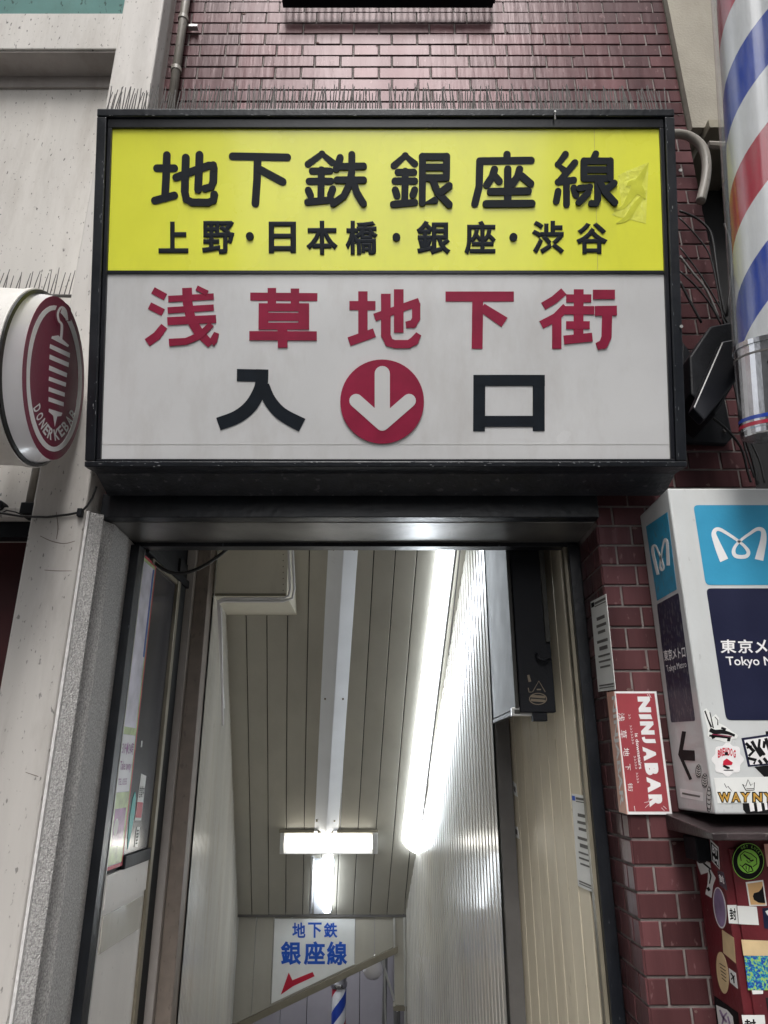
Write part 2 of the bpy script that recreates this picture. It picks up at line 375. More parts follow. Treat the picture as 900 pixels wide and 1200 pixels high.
# reveal return behind the mortar
rg = random.Random(11); mb = MB()
for k in range(46):
    h_, a_, b_, z_ = rg.choice(vis[:room]); x_ = rg.choice((a_+.012, b_-.012, (a_+b_)/2)); zz = z_ + rg.choice((.012, CH-.012)); w_ = rg.uniform(.004,.014)
    pts = [(x_+w_*math.cos(i)*rg.uniform(.5,1), WY-.0022, zz+w_*.6*math.sin(i)*rg.uniform(.5,1)) for i in range(6)]
    mb.prism([Vector(p_) for p_ in pts], Vector((0,-.003,0)))
obj('glaze_chips', mb, mat('bare_clay', (.16,.10,.09), .9, .3, 60), BW, kind='stuff')
# ------------------------------------------------------------ left building: white wall, pillar
LB = thing('white_building', 'speckled white rendered building left of the entrance, with teal board at top', 'building', (-2.2, 2.6, 0))
obj('wall', MB().box(-5, -1.2, 2.60, 2.9, 2.56, 4.86), M['white_wall'], LB)
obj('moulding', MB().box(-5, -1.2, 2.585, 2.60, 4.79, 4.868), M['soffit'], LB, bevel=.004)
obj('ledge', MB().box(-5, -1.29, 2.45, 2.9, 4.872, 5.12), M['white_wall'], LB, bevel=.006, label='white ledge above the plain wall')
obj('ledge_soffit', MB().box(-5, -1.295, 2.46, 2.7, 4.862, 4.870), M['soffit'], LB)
obj('teal_board', MB().box(-5, -1.27, 2.475, 2.9, 5.122, 6.4), M['teal'], LB)
obj('shop_beam', MB().box(-5, -1.29, 2.57, 2.9, 2.515, 2.555), M['grey_pillar'], LB, bevel=.004)
obj('pillar', MB().box(-1.298, -1.100, 2.45, 2.93, 0, 6.4), M['grey_pillar'], LB, bevel=.008, label='pale grey painted pillar with grime')
obj('shop_frame', MB().box(-5, -1.30, 2.62, 2.68, 2.45, 2.513).box(-1.345, -1.30, 2.62, 2.68, 0, 2.45), M['black'], LB)
obj('shop_interior_sheet', MB().box(-5, -1.3, 2.9, 2.95, 0, 2.6), M['shopred'], LB)  # dark red sheet; the dim shop interior is put into its colour
tr = MB(); tr.tube([(-1.365,2.64,2.1),(-1.365,2.64,2.3)], .006, 6); obj('brass_rod', tr, M['gold'], LB)
PPl = Pl((-1.2, 2.4497, 1.6), (1,0,0), (0,0,1)); mb = MB()
for c_ in ([(47,628,.8),(60,634,1.2),(75,637,1),(88,634,.7)], [(52,668,.7),(66,669,1),(84,669,.7)], [(30,905,.7),(45,910,1)], [(66,600,.8),(68,618,1.1),(66,632,.6)]):
    ribbon(mb, PPl, catmull(c_, 4), 0, .0006)
obj('cracks', mb, mat('crack_dark', (.20,.17,.15), .9), LB, kind='stuff')
# granite pilaster
P = [(-1.099,2.475), (-1.090,2.475), (-1.052,2.505), (-1.098,2.535), (-1.052,2.615), (-1.0556,2.80), (-1.062,2.90), (-1.12,2.90), (-1.12,2.475)]
mb = MB(); mb.prism([Vector((x, y, 2.50)) for x, y in P][::1], Vector((0,0,2.5)))
gp = obj('granite_pilaster', mb, M['stone']); gp2 = obj('pale_edge', MB().box(-1.0995, -1.090, 2.462, 2.4745, 0, 2.50), M['edge_white'], LB); tag(gp, 'rough grey granite door surround between pale pillar and black jamb', 'pilaster')
# drainpipe on the upper wall
dp = thing('drainpipe', 'grey drainpipe in the corner of pillar and bricks above the sign', 'pipe', (-1.01, 2.56, 4.5))
mb = MB(); mb.tube([(-1.03,2.55,4.4),(-1.03,2.55,6.3)], .021, 14); obj('pipe', mb, M['pipe'], dp, smooth=True)
for z in (5.22, 4.86): mb = MB(); mb.tube([(-1.03,2.55,z-.012),(-1.03,2.55,z+.012)], .026, 14); obj('pipe_collar', mb, M['pipe'], dp)
obj('bracket', MB().box(-1.01, -.96, 2.565, 2.59, 5.19, 5.205), M['trim'], dp)
# short downpipe + junctions by the kebab sign
dp = thing('short_drainpipe', 'short grey downpipe below the round sign beside the pillar', 'pipe', (-1.34, 2.55, 2.6))
a = onY(43, 545, 2.55); b = onY(33, 597, 2.55)
mb = MB(); mb.tube([a + Vector((.01,0,.4)), a, b], .014, 12); obj('pipe', mb, M['pipe'], dp, smooth=True)
obj('shoe', MB().box(b.x-.018, b.x+.035, 2.52, 2.6, b.z-.03, b.z+.02), M['black'], dp, bevel=.005)
mb = MB(); mb.tube([Vector((a.x+.035,2.59,a.z+.3)), Vector((a.x+.03,2.59,b.z))], .02, 8); obj('dark_strip', mb, M['dark'], dp)  # plain dark strip beside the short pipe
# neighbouring beige wall, dark gap on the right
rb = thing('beige_building', 'beige rendered wall beside the bricks, behind the barber pole', 'building', (2, 2.6, 0))
obj('wall', MB().box(XR+.004, 4.5, 2.565, 3.0, 4.50, 6.4), M['beige'], rb)
obj('ledge', MB().box(XR+.06, 4.5, 2.52, 3.0, 4.45, 4.497), M['bronze'], rb)
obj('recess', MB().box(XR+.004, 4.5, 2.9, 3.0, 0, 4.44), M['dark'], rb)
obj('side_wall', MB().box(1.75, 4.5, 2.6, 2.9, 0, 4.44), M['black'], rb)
# grille at the top edge
g = thing('window_grille', 'black window grille at the top edge above the brick courses', 'grille', (0, 2.56, 5.5))
a = onY(331, 5, 2.54); b = onY(578, 4, 2.54)
obj('bottom_rail', MB().box(a.x, b.x, 2.50, 2.56, a.z, a.z+.02), M['black'], g, bevel=.003)
k = 0; x = a.x
proto = None
while x < b.x:
    if proto is None:
        proto = obj('bar', MB().box(x, x+.012, 2.52, 2.55, a.z+.02, a.z+.5), M['black'], g)
    else:
        o = proto.copy(); COL.objects.link(o); o.parent = g; o.location.x = x - a.x
    x += .034

# ------------------------------------------------------------ the big entrance sign
TL = R(15.2)
p0 = onY(450, 547, 2.30)
SP = Pl(p0, (1,0,0), (0,-math.sin(TL), math.cos(TL)))
SG = thing('entrance_sign', 'large yellow and white subway entrance sign in a black frame, tilted over the doorway', 'sign', (p0.x, p0.y, p0.z))
oc = px(SP, [(114,127),(793,127),(803,547),(98,547)])
xl = (oc[0][0]+oc[3][0])/2; xr = (oc[1][0]+oc[2][0])/2; vt = oc[0][1]; vb = 0.0
def hbar(m, a0, a1, b0, b1, h0, h1): m.pboard(SP, [(a0,b0),(a1,b0),(a1,b1),(a0,b1)], h0, h1)
il, ir = xl+.052, xr-.052; it, ib = SP.hit(450,147)[1], SP.hit(450,537)[1]
mb = MB(); hbar(mb, xl, xr, vt-.030, vt, -.10, .0); obj('frame_top', mb, M['frame'], SG, bevel=.004)
mb = MB(); hbar(mb, xl, xr, vb, ib-.010, -.10, .0); obj('frame_bottom', mb, M['frame'], SG, bevel=.004)
for a0, a1 in ((xl, xl+.036), (xr-.036, xr)):
    mb = MB(); hbar(mb, a0, a1, ib-.0085, vt-.0315, -.10, -.001); obj('frame_side', mb, M['frame'], SG, bevel=.004)
# inner lip, set back
mb = MB()
hbar(mb, xl+.037, xr-.037, it, vt-.031, -.10, -.012)
hbar(mb, xl+.037, xr-.037, ib-.009, ib, -.10, -.012)
hbar(mb, xl+.037, il, ib+.001, it-.001, -.10, -.012); hbar(mb, ir, xr-.037, ib+.001, it-.001, -.10, -.012)
obj('inner_lip', mb, M['frame_in'], SG, bevel=.002)
# wedge shaped housing behind
ztop = SP.pt(0, vt, -.02)
A = SP.pt(0, 0, -.101); B = SP.pt(0, vt, -.101); WB = 2.53
prof = [(A.y, A.z), (WB, p0.z-.012), (WB, B.z+.02), (B.y, B.z)]
mb = MB(); mb.prism([Vector((xr-.002, y, z)) for y, z in prof], Vector((xr-xl-.004, 0, 0)))
obj('housing', mb, M['worn'], SG)
A0 = SP.pt(0, 0, -.003)
mb = MB(); mb.prism([Vector((xr-.004, y, z)) for y, z in [(A0.y, A0.z-.001), (A.y+.0, A.z-.012), (WB-.004, p0.z-.022), (WB-.004, p0.z-.014), (A.y, A.z-.0005)]], Vector((xr-xl-.008, 0, 0)))
obj('underside_lip', mb, M['worn'], SG)
mid = SP.hit(450, 316.5)[1]
PF = -.022
mb = MB(); hbar(mb, il, ir, mid+.006, it-.0005, -.05, PF); obj('yellow_panel', mb, M['yellow'], SG)
mb = MB(); hbar(mb, il, ir, ib+.0005, mid-.006, -.05, PF); obj('white_panel', mb, M['panel'], SG)
mb = MB(); hbar(mb, il, ir, mid-.0055, mid+.0055, -.05, PF+.006); obj('divider', mb, M['frame_in'], SG)
FP = Pl(SP.pt(0,0,PF), SP.u, SP.v)
def stroke_char(strokes, mt, hh=.0016):
    mb = MB(); e = 0
    for st in strokes:
        pts, rnd = st
        e += .00022
        ribbon(mb, FP, pts, .0003, hh+e)
        js = range(len(pts)) if rnd else (range(1, len(pts)-1) if len(pts) < 10 else [])
        for i in js:
            e += .0001
            x, y, w_ = pts[i][:3]
            mb.pboard(FP, disc_px(FP, x, y, w_/2, w_/2, 16), .0003, hh+e)
    return obj('character', mb, mt, SG)
def S(z, w_, rnd, lst):
    """z = (scale, ox, oy) of the zoomed view the strokes were read from"""
    return [(zm([(p[0], p[1], p[2] if len(p) > 2 else w_) for p in s_], *z), rnd) for s_ in lst]
z2 = (3, 160, 160); z3 = (2.7273, 450, 160); z4 = (3, 160, 325); z5 = (2.647, 400, 325)
W1 = 27
stroke_char(S(z2, W1, True, [[(72,112),(133,112)], [(107,66),(104,150),(100,218)], [(65,226),(133,208)],
  [(140,145),(200,122),(255,103),(270,102),(272,112),(270,160),(262,178),(242,184)], [(222,66),(217,188)], [(174,76),(170,195),(176,222),(196,233),(252,234),(270,226),(274,206)]]), M['kanji_black'])
stroke_char(S(z2, W1, True, [[(338,70),(530,74)], [(426,75),(424,150),(418,236)], [(436,118),(514,160)]]), M['kanji_black'])
stroke_char(S(z2, 24.5, True, [[(603,98),(652,62),(688,92)], [(618,122),(680,122)], [(607,158),(683,158)], [(650,118),(648,224)], [(604,190),(612,208)], [(690,186),(682,206)], [(602,232),(684,224)],
  [(716,76),(702,116)], [(712,108),(798,106)], [(705,155),(798,155)], [(757,66),(757,125),(748,172),(728,212),(692,238)], [(762,160),(775,200),(798,238)]]), M['kanji_black'])
stroke_char(S(z3, 22.5, True, [[(32,94),(68,62),(98,88)], [(45,115),(95,115)], [(35,143),(98,143)], [(68,112),(66,210)], [(36,172),(42,190)], [(98,172),(92,188)], [(30,218),(98,212)],
  [(122,66),(200,66)], [(130,100),(198,100)], [(130,134),(198,134)], [(200,66),(199,134)], [(123,66),(122,214),(162,206)], [(155,140),(172,182),(208,220)], [(208,160),(182,180)]]), M['kanji_black'])
stroke_char(S(z3, 23.5, True, [[(393,58),(393,74)], [(306,79),(470,77)], [(306,80),(304,160),(290,216)], [(353,106),(345,130),(328,156)], [(356,130),(368,144)], [(433,106),(426,130),(410,152)], [(440,128),(468,152)],
  [(395,106),(395,214)], [(340,178),(460,176)], [(326,217),(472,216)]]), M['kanji_black'])
stroke_char(S(z3, 21.5, True, [[(580,57),(556,90),(578,110)], [(610,84),(562,142)], [(556,146),(606,140)], [(583,146),(583,218)], [(556,176),(550,208)], [(606,166),(613,188)],
  [(676,57),(668,74)], [(640,80),(720,80)], [(640,108),(720,108)], [(640,136),(720,136)], [(638,80),(638,136)], [(722,80),(722,136)],
  [(682,136),(682,205),(676,216),(662,216)], [(624,168),(656,164),(650,184),(622,212)], [(734,152),(706,174)], [(690,152),(706,182),(736,214)]]), M['kanji_black'])
R_ = M['kanji_red']
stroke_char(S(z4, 24, False, [[(58,46,25),(102,70,25)], [(46,100,26),(94,124,26)], [(38,230,30),(72,206,30),(98,172,26)],
  [(112,77,22),(272,68,22)], [(110,117,22),(272,107,22)], [(109,155,28),(280,147,28)], [(178,38,34),(180,90,34),(192,150,34),(220,195,34),(262,238,26)], [(212,38,18),(250,56,18)],
  [(264,165,20),(225,205,24),(175,226,24),(115,230,26)], [(262,232,28),(272,222,26),(282,196,18)]]), R_)
stroke_char(S(z4, 28, False, [[(400,68),(636,70)], [(476,38,30),(476,94,30)], [(557,40,30),(557,94,30)], [(430,106,28),(607,106,28)], [(440,139,28),(600,140,28)], [(430,172,24),(607,172,24)],
  [(447,92,34),(446,184,34)], [(588,92,38),(588,184,38)], [(397,206,32),(634,207,32)], [(513,180,34),(514,248,34)]]), R_)
stroke_char(S(z5, 26, False, [[(25,88,28),(106,88,28)], [(67,44,29),(67,185,29)], [(24,200,28),(103,172,28)], [(103,125,24),(242,76,24)], [(232,80,26),(232,128,26),(222,145,26),(200,148,20)],
  [(178,38,30),(178,172,30)], [(138,52,30),(138,180,30),(148,202,28),(166,208,26),(208,208,26),(226,198,28),(240,176,18)]]), R_)
stroke_char(S(z5, 30, False, [[(323,60,31),(535,60,31)], [(423,70,34),(421,222,34)], [(436,94,28),(506,140,34)]]), R_)
stroke_char(S(z5, 26, False, [[(690,44,25),(660,70,25),(626,90,25)], [(697,92,26),(666,124,26),(620,148,26)], [(668,116,29),(668,222,29)],
  [(697,66,25),(775,66,25)], [(736,38,30),(735,196,30)], [(692,103,26),(784,103,26)], [(697,149,24),(770,149,24)], [(690,195,27),(778,186,27)],
  [(780,54,29),(848,54,29)], [(786,105,30),(854,104,30)], [(824,108,31),(822,185,31),(812,208,30),(792,215,22)]]), R_)
Kb = M['kanji_black']
stroke_char(S(z4, 43, False, [[(353,344,43),(450,346,43)], catmull([(442,324,44),(437,385,44),(405,448,46),(355,490,46),(288,516,46)],5), catmull([(447,380,40),(468,432,44),(510,480,46),(582,520,50)],5)]), Kb)
stroke_char(S(z5, 36, False, [[(428,303,37),(427,478,37)], [(612,304,37),(612,477,37)], [(411,320,34),(631,320,34)], [(430,447,34),(610,447,34)]]), Kb)
mb = MB(); mb.pboard(FP, disc_px(FP, 447.8, 471, 49, 49.2, 56), .0003, .006); dd = obj('arrow_disc', mb, R_, SG)
mb = MB()
for pts, e in (([(127,300,47),(127,445,47)], 0), ([(46,384,42),(127,456,42)], .0003), ([(210,384,42),(127,456,42)], .0006)):
    pz = zm(pts, *z5); ribbon(mb, FP, pz, .005, .0068+e)
    for q in pz: mb.pboard(FP, disc_px(FP, q[0], q[1], q[2]/2, q[2]/2, 20), .005, .0066+e)
obj('arrow', mb, M['arrow'], dd)
# small station names
small = [('上',(186,260,221,297)), ('野',(237,259,275,298)), ('日',(315,260,347,297)), ('本',(359,259,396,299)), ('橋',(405,259,443,299)), ('銀',(488,259,528,299)), ('座',(544,259,581,299)), ('渋',(623,259,661,298)), ('谷',(675,261,712,298))]
for ch, (x0, y0, x1, y1) in small:
    mb = MB(); vs_q = [(x0,y0),(x1,y0),(x1,y1),(x0,y1)]
    text_quad(mb, ch, FP, vs_q, h=.0025, bold=.034, flatk=3)
    k0 = len(mb.v)
    obj('character', mb, Kb, SG)
for x, y in ((293,277.5), (464.5,278.5), (601.5,278.5)):
    mb = MB(); mb.pboard(FP, disc_px(FP, x, y, 4.6, 4.8, 16), .0003, .006); obj('dot', mb, Kb, SG)
# peeling film corner on the yellow panel
mb = MB(); mb.pboard(FP, px(FP, [(724,205),(760,190),(757,262),(716,252),(728,240)]), .0002, .0007)
pf = obj('peeling_film', mb, mat('clear_film', (.86,.88,.13), .15, .06, 20, bump=.5, bscale=30, coat=.6), SG, label='wrinkled pale film patch by the last big character')
mb = MB()
ribbon(mb, FP, catmull(zm([(735,238,2),(765,225,12),(790,190,24),(812,150,26),(845,85,2)], *z3), 4), .0008, .0016)
ribbon(mb, FP, catmull(zm([(742,278,3),(775,262,16),(800,225,18),(835,180,6)], *z3), 4), .0008, .0014)
ribbon(mb, FP, catmull(zm([(775,160,3),(790,150,20),(815,170,30),(835,200,4)], *z3), 4), .0008, .0018)
obj('film_wrinkle', mb, mat('film_wrinkle', (.66,.68,.05), .3, .1, 20, coat=.4), pf)
# seams, chips and scratches
sx_ = FP.hit(697, 200)[0]
mb = MB(); mb.pboard(FP, [(sx_, mid+.01), (sx_+.0025, mid+.01), (sx_+.0025, it-.002), (sx_, it-.002)], .0002, .0008)
obj('panel_seam', mb, mat('yellow_seam', (.62,.62,.10), .5), SG)
sy_ = FP.hit(450, 521)[1]
mb = MB(); mb.pboard(FP, [(il+.001, sy_), (ir-.001, sy_), (ir-.001, sy_+.002), (il+.001, sy_+.002)], .0002, .0008)
obj('panel_seam', mb, mat('white_seam', (.55,.545,.54), .5), SG)
rc_ = random.Random(4); mb = MB()
def chip(a_, b_, w_, h_, hgt):
    n_ = 5; mb.pboard(SP, [(a_+w_*math.cos(2*math.pi*i/n_+.4)*rc_.uniform(.5,1), b_+h_*math.sin(2*math.pi*i/n_+.4)*rc_.uniform(.5,1)) for i in range(n_)], hgt-.0005, hgt+.0004)
for k in range(150):
    side = rc_.random()
    if side < .35: chip(rc_.uniform(xl+.02,xr-.02), ib-.0108-abs(rc_.gauss(0,.0035)), rc_.uniform(.002,.012), rc_.uniform(.0008,.0022), .0002)
    elif side < .6: chip(rc_.uniform(xl+.02,xr-.02), vt-.028+abs(rc_.gauss(0,.005)), rc_.uniform(.002,.010), rc_.uniform(.0008,.002), .0002)
    elif side < .7: chip(rc_.uniform(xl+.02,xr-.02), vb+abs(rc_.gauss(0,.006)), rc_.uniform(.002,.008), rc_.uniform(.001,.003), .0002)
    else:
        xx = xl+.0345-abs(rc_.gauss(0,.006)) if rc_.random() < .5 else xr-.0345+abs(rc_.gauss(0,.006))
        chip(xx, rc_.uniform(vb+.02, vt-.04), rc_.uniform(.0008,.002), rc_.uniform(.002,.010), -.0008)
obj('paint_chips', mb, mat('bare_primer', (.20,.21,.22), .7), SG, kind='stuff')
# bolt on the top frame
q = SP.hit(650, 132); mb = MB(); mb.tube([SP.pt(q[0],q[1],0), SP.pt(q[0],q[1],.008)], .004, 10); mb.tube([SP.pt(q[0],q[1]-.004,.004), SP.pt(q[0],q[1]-.03,.004)], .0025, 6)
obj('bolt', mb, M['trim'], SG)
for (x, y) in ((798, 383), (697+100, 200)):
    q = SP.hit(x, y); mb = MB(); mb.tube([SP.pt(q[0],q[1],0), SP.pt(q[0],q[1],.005)], .006, 10); obj('screw', mb, M['trim'], SG)

# ------------------------------------------------------------ bird spikes
def spike_strip(name, label, pts, n, h, lean, root_group):
    r = thing(name, label, 'bird spikes', pts[0], root_group)
    a, b = Vector(pts[0]), Vector(pts[1])
    mb = MB(); mb.tube([a, b], .007, 6); obj('base_strip', mb, M['spike'], r)
    me = []
    for v in range(3):
        hh = h * (1, .88, .94)[v]; bend = (-.003, .002, .004)[v]
        m_ = MB(); m_.tube([Vector((0,0,0)), Vector((bend,0,hh*.55)), Vector((bend*2.2,0,hh))], [.0026,.0023,.0017], 4)
        mesh = bpy.data.meshes.new('spike'); mesh.from_pydata([tuple(q) for q in m_.v], [], m_.f); mesh.materials.append(M['spike']); me.append(mesh)
    for i in range(n):
        t = (i + random.uniform(.2,.8)) / n
        o = bpy.data.objects.new('spike', me[random.randrange(3)]); COL.objects.link(o); o.parent = r
        o.location = (b-a)*t; o.rotation_euler = (lean + random.uniform(-.035,.035), random.uniform(-.045,.045), 0)
        o.scale = (1, 1, random.uniform(.8, 1.1))
top_f = SP.pt(0, vt, -.03); zt = top_f.z + .004
names = ['left end', 'left quarter', 'right quarter', 'right end']
for i in range(4):
    xa = xl + (xr-xl)*i/4 + .01; xb = xl + (xr-xl)*(i+1)/4 - .01
    y1_, z1_ = SP.pt(0,vt,-.035).y, SP.pt(0,vt,-.035).z
    spike_strip('bird_spike_strip', 'front row of dusty bird spikes on top of the big sign, %s' % names[i], ((xa, y1_, z1_+.004), (xb, y1_, z1_+.004)), 58, .15, R(-3), 'bird spike strips on the big sign')
    yb = 2.28
    spike_strip('bird_spike_strip', 'back row of dusty bird spikes on top of the big sign, %s' % names[i], ((xa, yb, z1_+.03), (xb, yb, z1_+.03)), 40, .16, R(3), 'bird spike strips on the big sign')

# ------------------------------------------------------------ lintel, door frame
df = thing('door_frame', 'black steel door frame and lintel of the subway entrance', 'door frame', (-.1, 2.8, 0))
ZL = 2.505
obj('fascia', MB().box(-1.085, .822, 2.545, 2.60, ZL+.0, 2.60), M['frame'], df, bevel=.003)
obj('lintel', MB().box(-1.058, .820, 2.603, 2.86, ZL-.002, ZL+.09), M['lintel'], df, bevel=.003)
obj('head_rail', MB().box(-1.05, .820, 2.862, 2.92, ZL-.018, ZL+.08), M['frame'], df, bevel=.002)
obj('jamb', MB().box(-1.060, -1.022, 2.83, 2.90, 0, ZL-.02), M['frame'], df, bevel=.003)
obj('jamb', MB().box(.772, .818, 2.84, 2.90, 0, ZL-.02), M['frame'], df, bevel=.003)
obj('jamb_edge', MB().box(.757, .7715, 2.865, 2.90, 0, ZL-.02), M['bronze'], df, bevel=.001)
obj('jamb_edge', MB().box(-1.0215, -1.0185, 2.8955, 2.899, 0, ZL-.02), M['trim'], df)
# wall over the door, behind the lintel (keeps light from leaking in)
obj('header', MB().box(-1.2, 1.48, 2.925, 3.02, 2.56, 3.2), M['siding'], df)
obj('bounce_ceiling', MB().box(-1.2, 1.0, 3.022, 3.80, 2.99, 3.05), M['siding'], df)  # unseen ceiling, added to bounce lamp light into the doorway
obj('roof_slab', MB().box(-1.3, 1.2, 3.03, 7.7, 3.45, 3.5), M['dark'], df)

# ------------------------------------------------------------ interior: left shop window wall
LX = -1.02
PLW = Pl((LX, 2.9, 1.6), (0,1,0), (0,0,1))   # normal +X
assert PLW.n.x > 0
sw = thing('shop_window', 'side shop window with posters inside the left of the doorway', 'window', (LX, 3.2, 0))
obj('wall', MB().box(LX-.30, LX-.012, 2.905, 3.66, 0, 3.1), M['black'], sw)
zb = 1.235; zt_ = 2.475
obj('glass', MB().box(LX-.011, LX-.004, 2.92, 3.39, zb+.05, zt_), M['glassdark'], sw)
obj('sill', MB().box(LX-.01, LX+.010, 3.07, 3.39, zb, zb+.048), M['black'], sw, bevel=.003)
obj('top_rail', MB().box(LX-.012, LX+.014, 2.91, 3.60, zt_+.002, zt_+.04), M['black'], sw, bevel=.003)
obj('light_rail', MB().box(LX-.012, LX+.006, 3.0, 3.44, zt_-.02, zt_), M['bronze'], sw)
obj('side_rail', MB().box(LX-.012, LX+.012, 3.39, 3.43, 0, zt_), M['bronze'], sw, bevel=.003)
obj('dark_gap', MB().box(LX-.012, LX+.0, 3.431, 3.56, 0, 2.6), M['dark'], sw)
obj('apron', MB().box(LX-.012, LX+.004, 2.905, 3.39, 1.12, zb-.001), M['wood'], sw)
obj('lower_panel', MB().box(LX-.012, LX-.001, 2.905, 3.39, 0, 1.118), M['wood'], sw)
obj('panel_strip', MB().box(LX-.002, LX+.003, 2.915, 3.37, .98, 1.10), M['siding'], sw)
po = thing('tall_window_poster', 'tall poster with red and green border reading take away on the left window', 'poster', (LX, 3.0, 1.25))
y0, y1 = 2.902, 3.062
obj('sheet', MB().box(LX-.003, LX-.001, y0, y1, 1.25, 2.46), M['poster_lilac'], po)
bd = MB(); bd.box(LX-.001, LX+.001, y1-.010, y1, 1.25, 2.46); bd.box(LX-.001, LX+.001, y0, y1-.011, 2.45, 2.46); bd.box(LX-.001, LX+.001, y0, y1-.011, 1.25, 1.262)
obj('red_border', bd, M['red_ink'], po)
obj('green_border', MB().box(LX-.001, LX+.0006, y1-.017, y1-.0105, 1.265, 2.448).box(LX-.001, LX+.0006, y0, y1-.018, 2.436, 2.449), M['poster_green'], po)
obj('blue_band', MB().box(LX-.001, LX+.0004, y1-.034, y1-.018, 2.05, 2.432), mat('blue_band', (.03,.10,.42), .3), po)
obj('text_field', MB().box(LX-.001, LX+.0004, y0, y1-.018, 1.52, 1.73), M['poster_text'], po)
obj('green_band', MB().box(LX-.001, LX+.0008, y0, y1-.018, 1.732, 1.76), M['poster_green'], po)
obj('green_field', MB().box(LX-.001, LX+.0003, y0, y1-.018, 1.265, 1.518), M['poster_green'], po)
obj('photo_field', MB().box(LX-.001, LX+.0006, y0+.01, y1-.03, 1.33, 1.46), M['poster_purple'], po)
mb = MB(); pw = Pl((LX, y0+.04, 1.395), (0,1,0), (0,0,1)); mb.pboard(pw, [(.022*math.cos(t/8*math.pi), .030*math.sin(t/8*math.pi)) for t in range(16)], 0, .001)
obj('white_dish', mb, M['paper'], po)
mb = MB()
def txt_plane(mb, body, pl, a0, b0, a1, b1, h=.0006, bold=.0):
    vs, fs = glyphs(body, bold); X0 = min(v[0] for v in vs); X1 = max(v[0] for v in vs); Y0 = min(v[1] for v in vs); Y1 = max(v[1] for v in vs)
    mb.add([pl.pt(a0+(a1-a0)*(v[0]-X0)/(X1-X0), b0+(b1-b0)*(v[1]-Y0)/(Y1-Y0), h) for v in vs], fs)
pw = Pl((LX+.0004, 0, 0), (0,1,0), (0,0,1))
for t_, z0_, z1_, e_1, b_1 in (('31F◆24時', 1.655, 1.705, .024, .01), ('Take away', 1.590, 1.632, .03, .01), ('TEL 0355', 1.545, 1.568, .06, 0)):
    mb = MB(); txt_plane(mb, t_, pw, y0+.004, z0_, y1-e_1, z1_, bold=b_1); obj('lettering', mb, M['poster_purple'], po)
st = thing('teal_leaf_sticker', 'teal leaf shaped sticker low on the dark window glass', 'sticker', (LX, 3.14, 1.3))
mb = MB(); pw2 = Pl((LX-.003,0,0), (0,1,0), (0,0,1))
mb.pboard(pw2, [(3.115,1.30),(3.135,1.36),(3.150,1.43),(3.145,1.49),(3.128,1.515),(3.108,1.49),(3.098,1.42),(3.102,1.35)], 0, .001); obj('leaf', mb, M['teal_ink'], st)
st = thing('window_notice', 'white and red notice on the dark window glass beside the teal sticker', 'notice', (LX, 3.2, 1.4))
mb = MB(); mb.pboard(pw2, [(3.165,1.405),(3.245,1.400),(3.250,1.575),(3.180,1.585)], 0, .001); obj('paper', mb, M['paper'], st)
mb = MB(); mb.pboard(pw2, [(3.168,1.415),(3.242,1.41),(3.243,1.470),(3.169,1.475)], .001, .0015); obj('red_band', mb, M['red_ink'], st)
mb = MB(); txt_plane(mb, '営業中', Pl((LX-.002,0,0),(0,1,0),(0,0,1)), 3.178, 1.49, 3.243, 1.535, .0004); obj('lettering', mb, M['ink'], st)
st = thing('small_window_label', 'small white label lowest on the dark window glass', 'label', (LX, 3.2, 1.3))
mb = MB(); mb.pboard(pw2, [(3.195,1.302),(3.235,1.300),(3.237,1.375),(3.200,1.378)], 0, .001); obj('paper', mb, M['paper'], st)
mb = MB()
for k in range(5): mb.pboard(pw2, [(3.204,1.312+k*.012),(3.228,1.312+k*.012),(3.228,1.317+k*.012),(3.204,1.317+k*.012)], .001, .0014)
obj('print', mb, M['ink'], st)
st = tag(obj('square_window_sticker', MB().pboard(pw2, [(3.135,1.69),(3.15,1.69),(3.15,1.715),(3.135,1.715)], 0, .001), M['paper']), 'tiny white square sticker high on the dark window glass', 'sticker')
# return wall: grey post, brown post
rw = thing('left_return_post', 'grey and brown post between shop window and white siding', 'post', (-.96, 3.6, 0))
obj('grey_post', MB().box(LX-.01, -.985, 3.565, 3.66, 0, 3.0), M['soffit'], rw, bevel=.004)
obj('brown_post', MB().box(-.984, -.915, 3.60, 3.70, 0, 3.0), M['brown'], rw, bevel=.004)

# ------------------------------------------------------------ interior: corridor
def siding(name, label, a, b, z0, z1, pitch, depth, sidesign, cat='wall'):
    """vertical ribbed metal siding between plan points a and b"""
    a, b = Vector((a[0],a[1],0)), Vector((b[0],b[1],0)); L = (b-a).length; t = (b-a).normalized(); n = Vector((t.y,-t.x,0))*sidesign
    r = thing(name, label, cat, (a.x, a.y, 0))
    nR = int(L/pitch); mb = MB(); prof = []
    for i in range(nR):
        s0 = i*pitch; prof += [(s0, depth), (s0+pitch*.62, depth), (s0+pitch*.72, 0), (s0+pitch*.90, 0)]
    prof += [(L, depth)]
    vs = []; fs = []
    for s_, d in prof:
        q = a + t*s_ + n*d; vs += [Vector((q.x,q.y,z0)), Vector((q.x,q.y,z1))]
    for i in range(len(prof)-1): fs.append((2*i, 2*i+2, 2*i+3, 2*i+1))
    mb.add(vs, fs)
    obj('siding_panel', mb, M['siding'], r)
    mb = MB(); q0 = a - n*.01; q1 = b - n*.01
    mb.prism([Vector((q0.x,q0.y,z1)), Vector((q1.x,q1.y,z1)), Vector((q1.x-n.x*.05,q1.y-n.y*.05,z1)), Vector((q0.x-n.x*.05,q0.y-n.y*.05,z1))], Vector((0,0,z1-z0)))
    obj('backing', mb, M['greycol'], r)
    return r
YB = 5.95
WL = siding('left_siding_wall', 'narrow white ribbed siding wall on the left of the stairs', (-.913,3.70), (-1.089,YB+.05), -1.2, 3.3, .040, .006, 1)
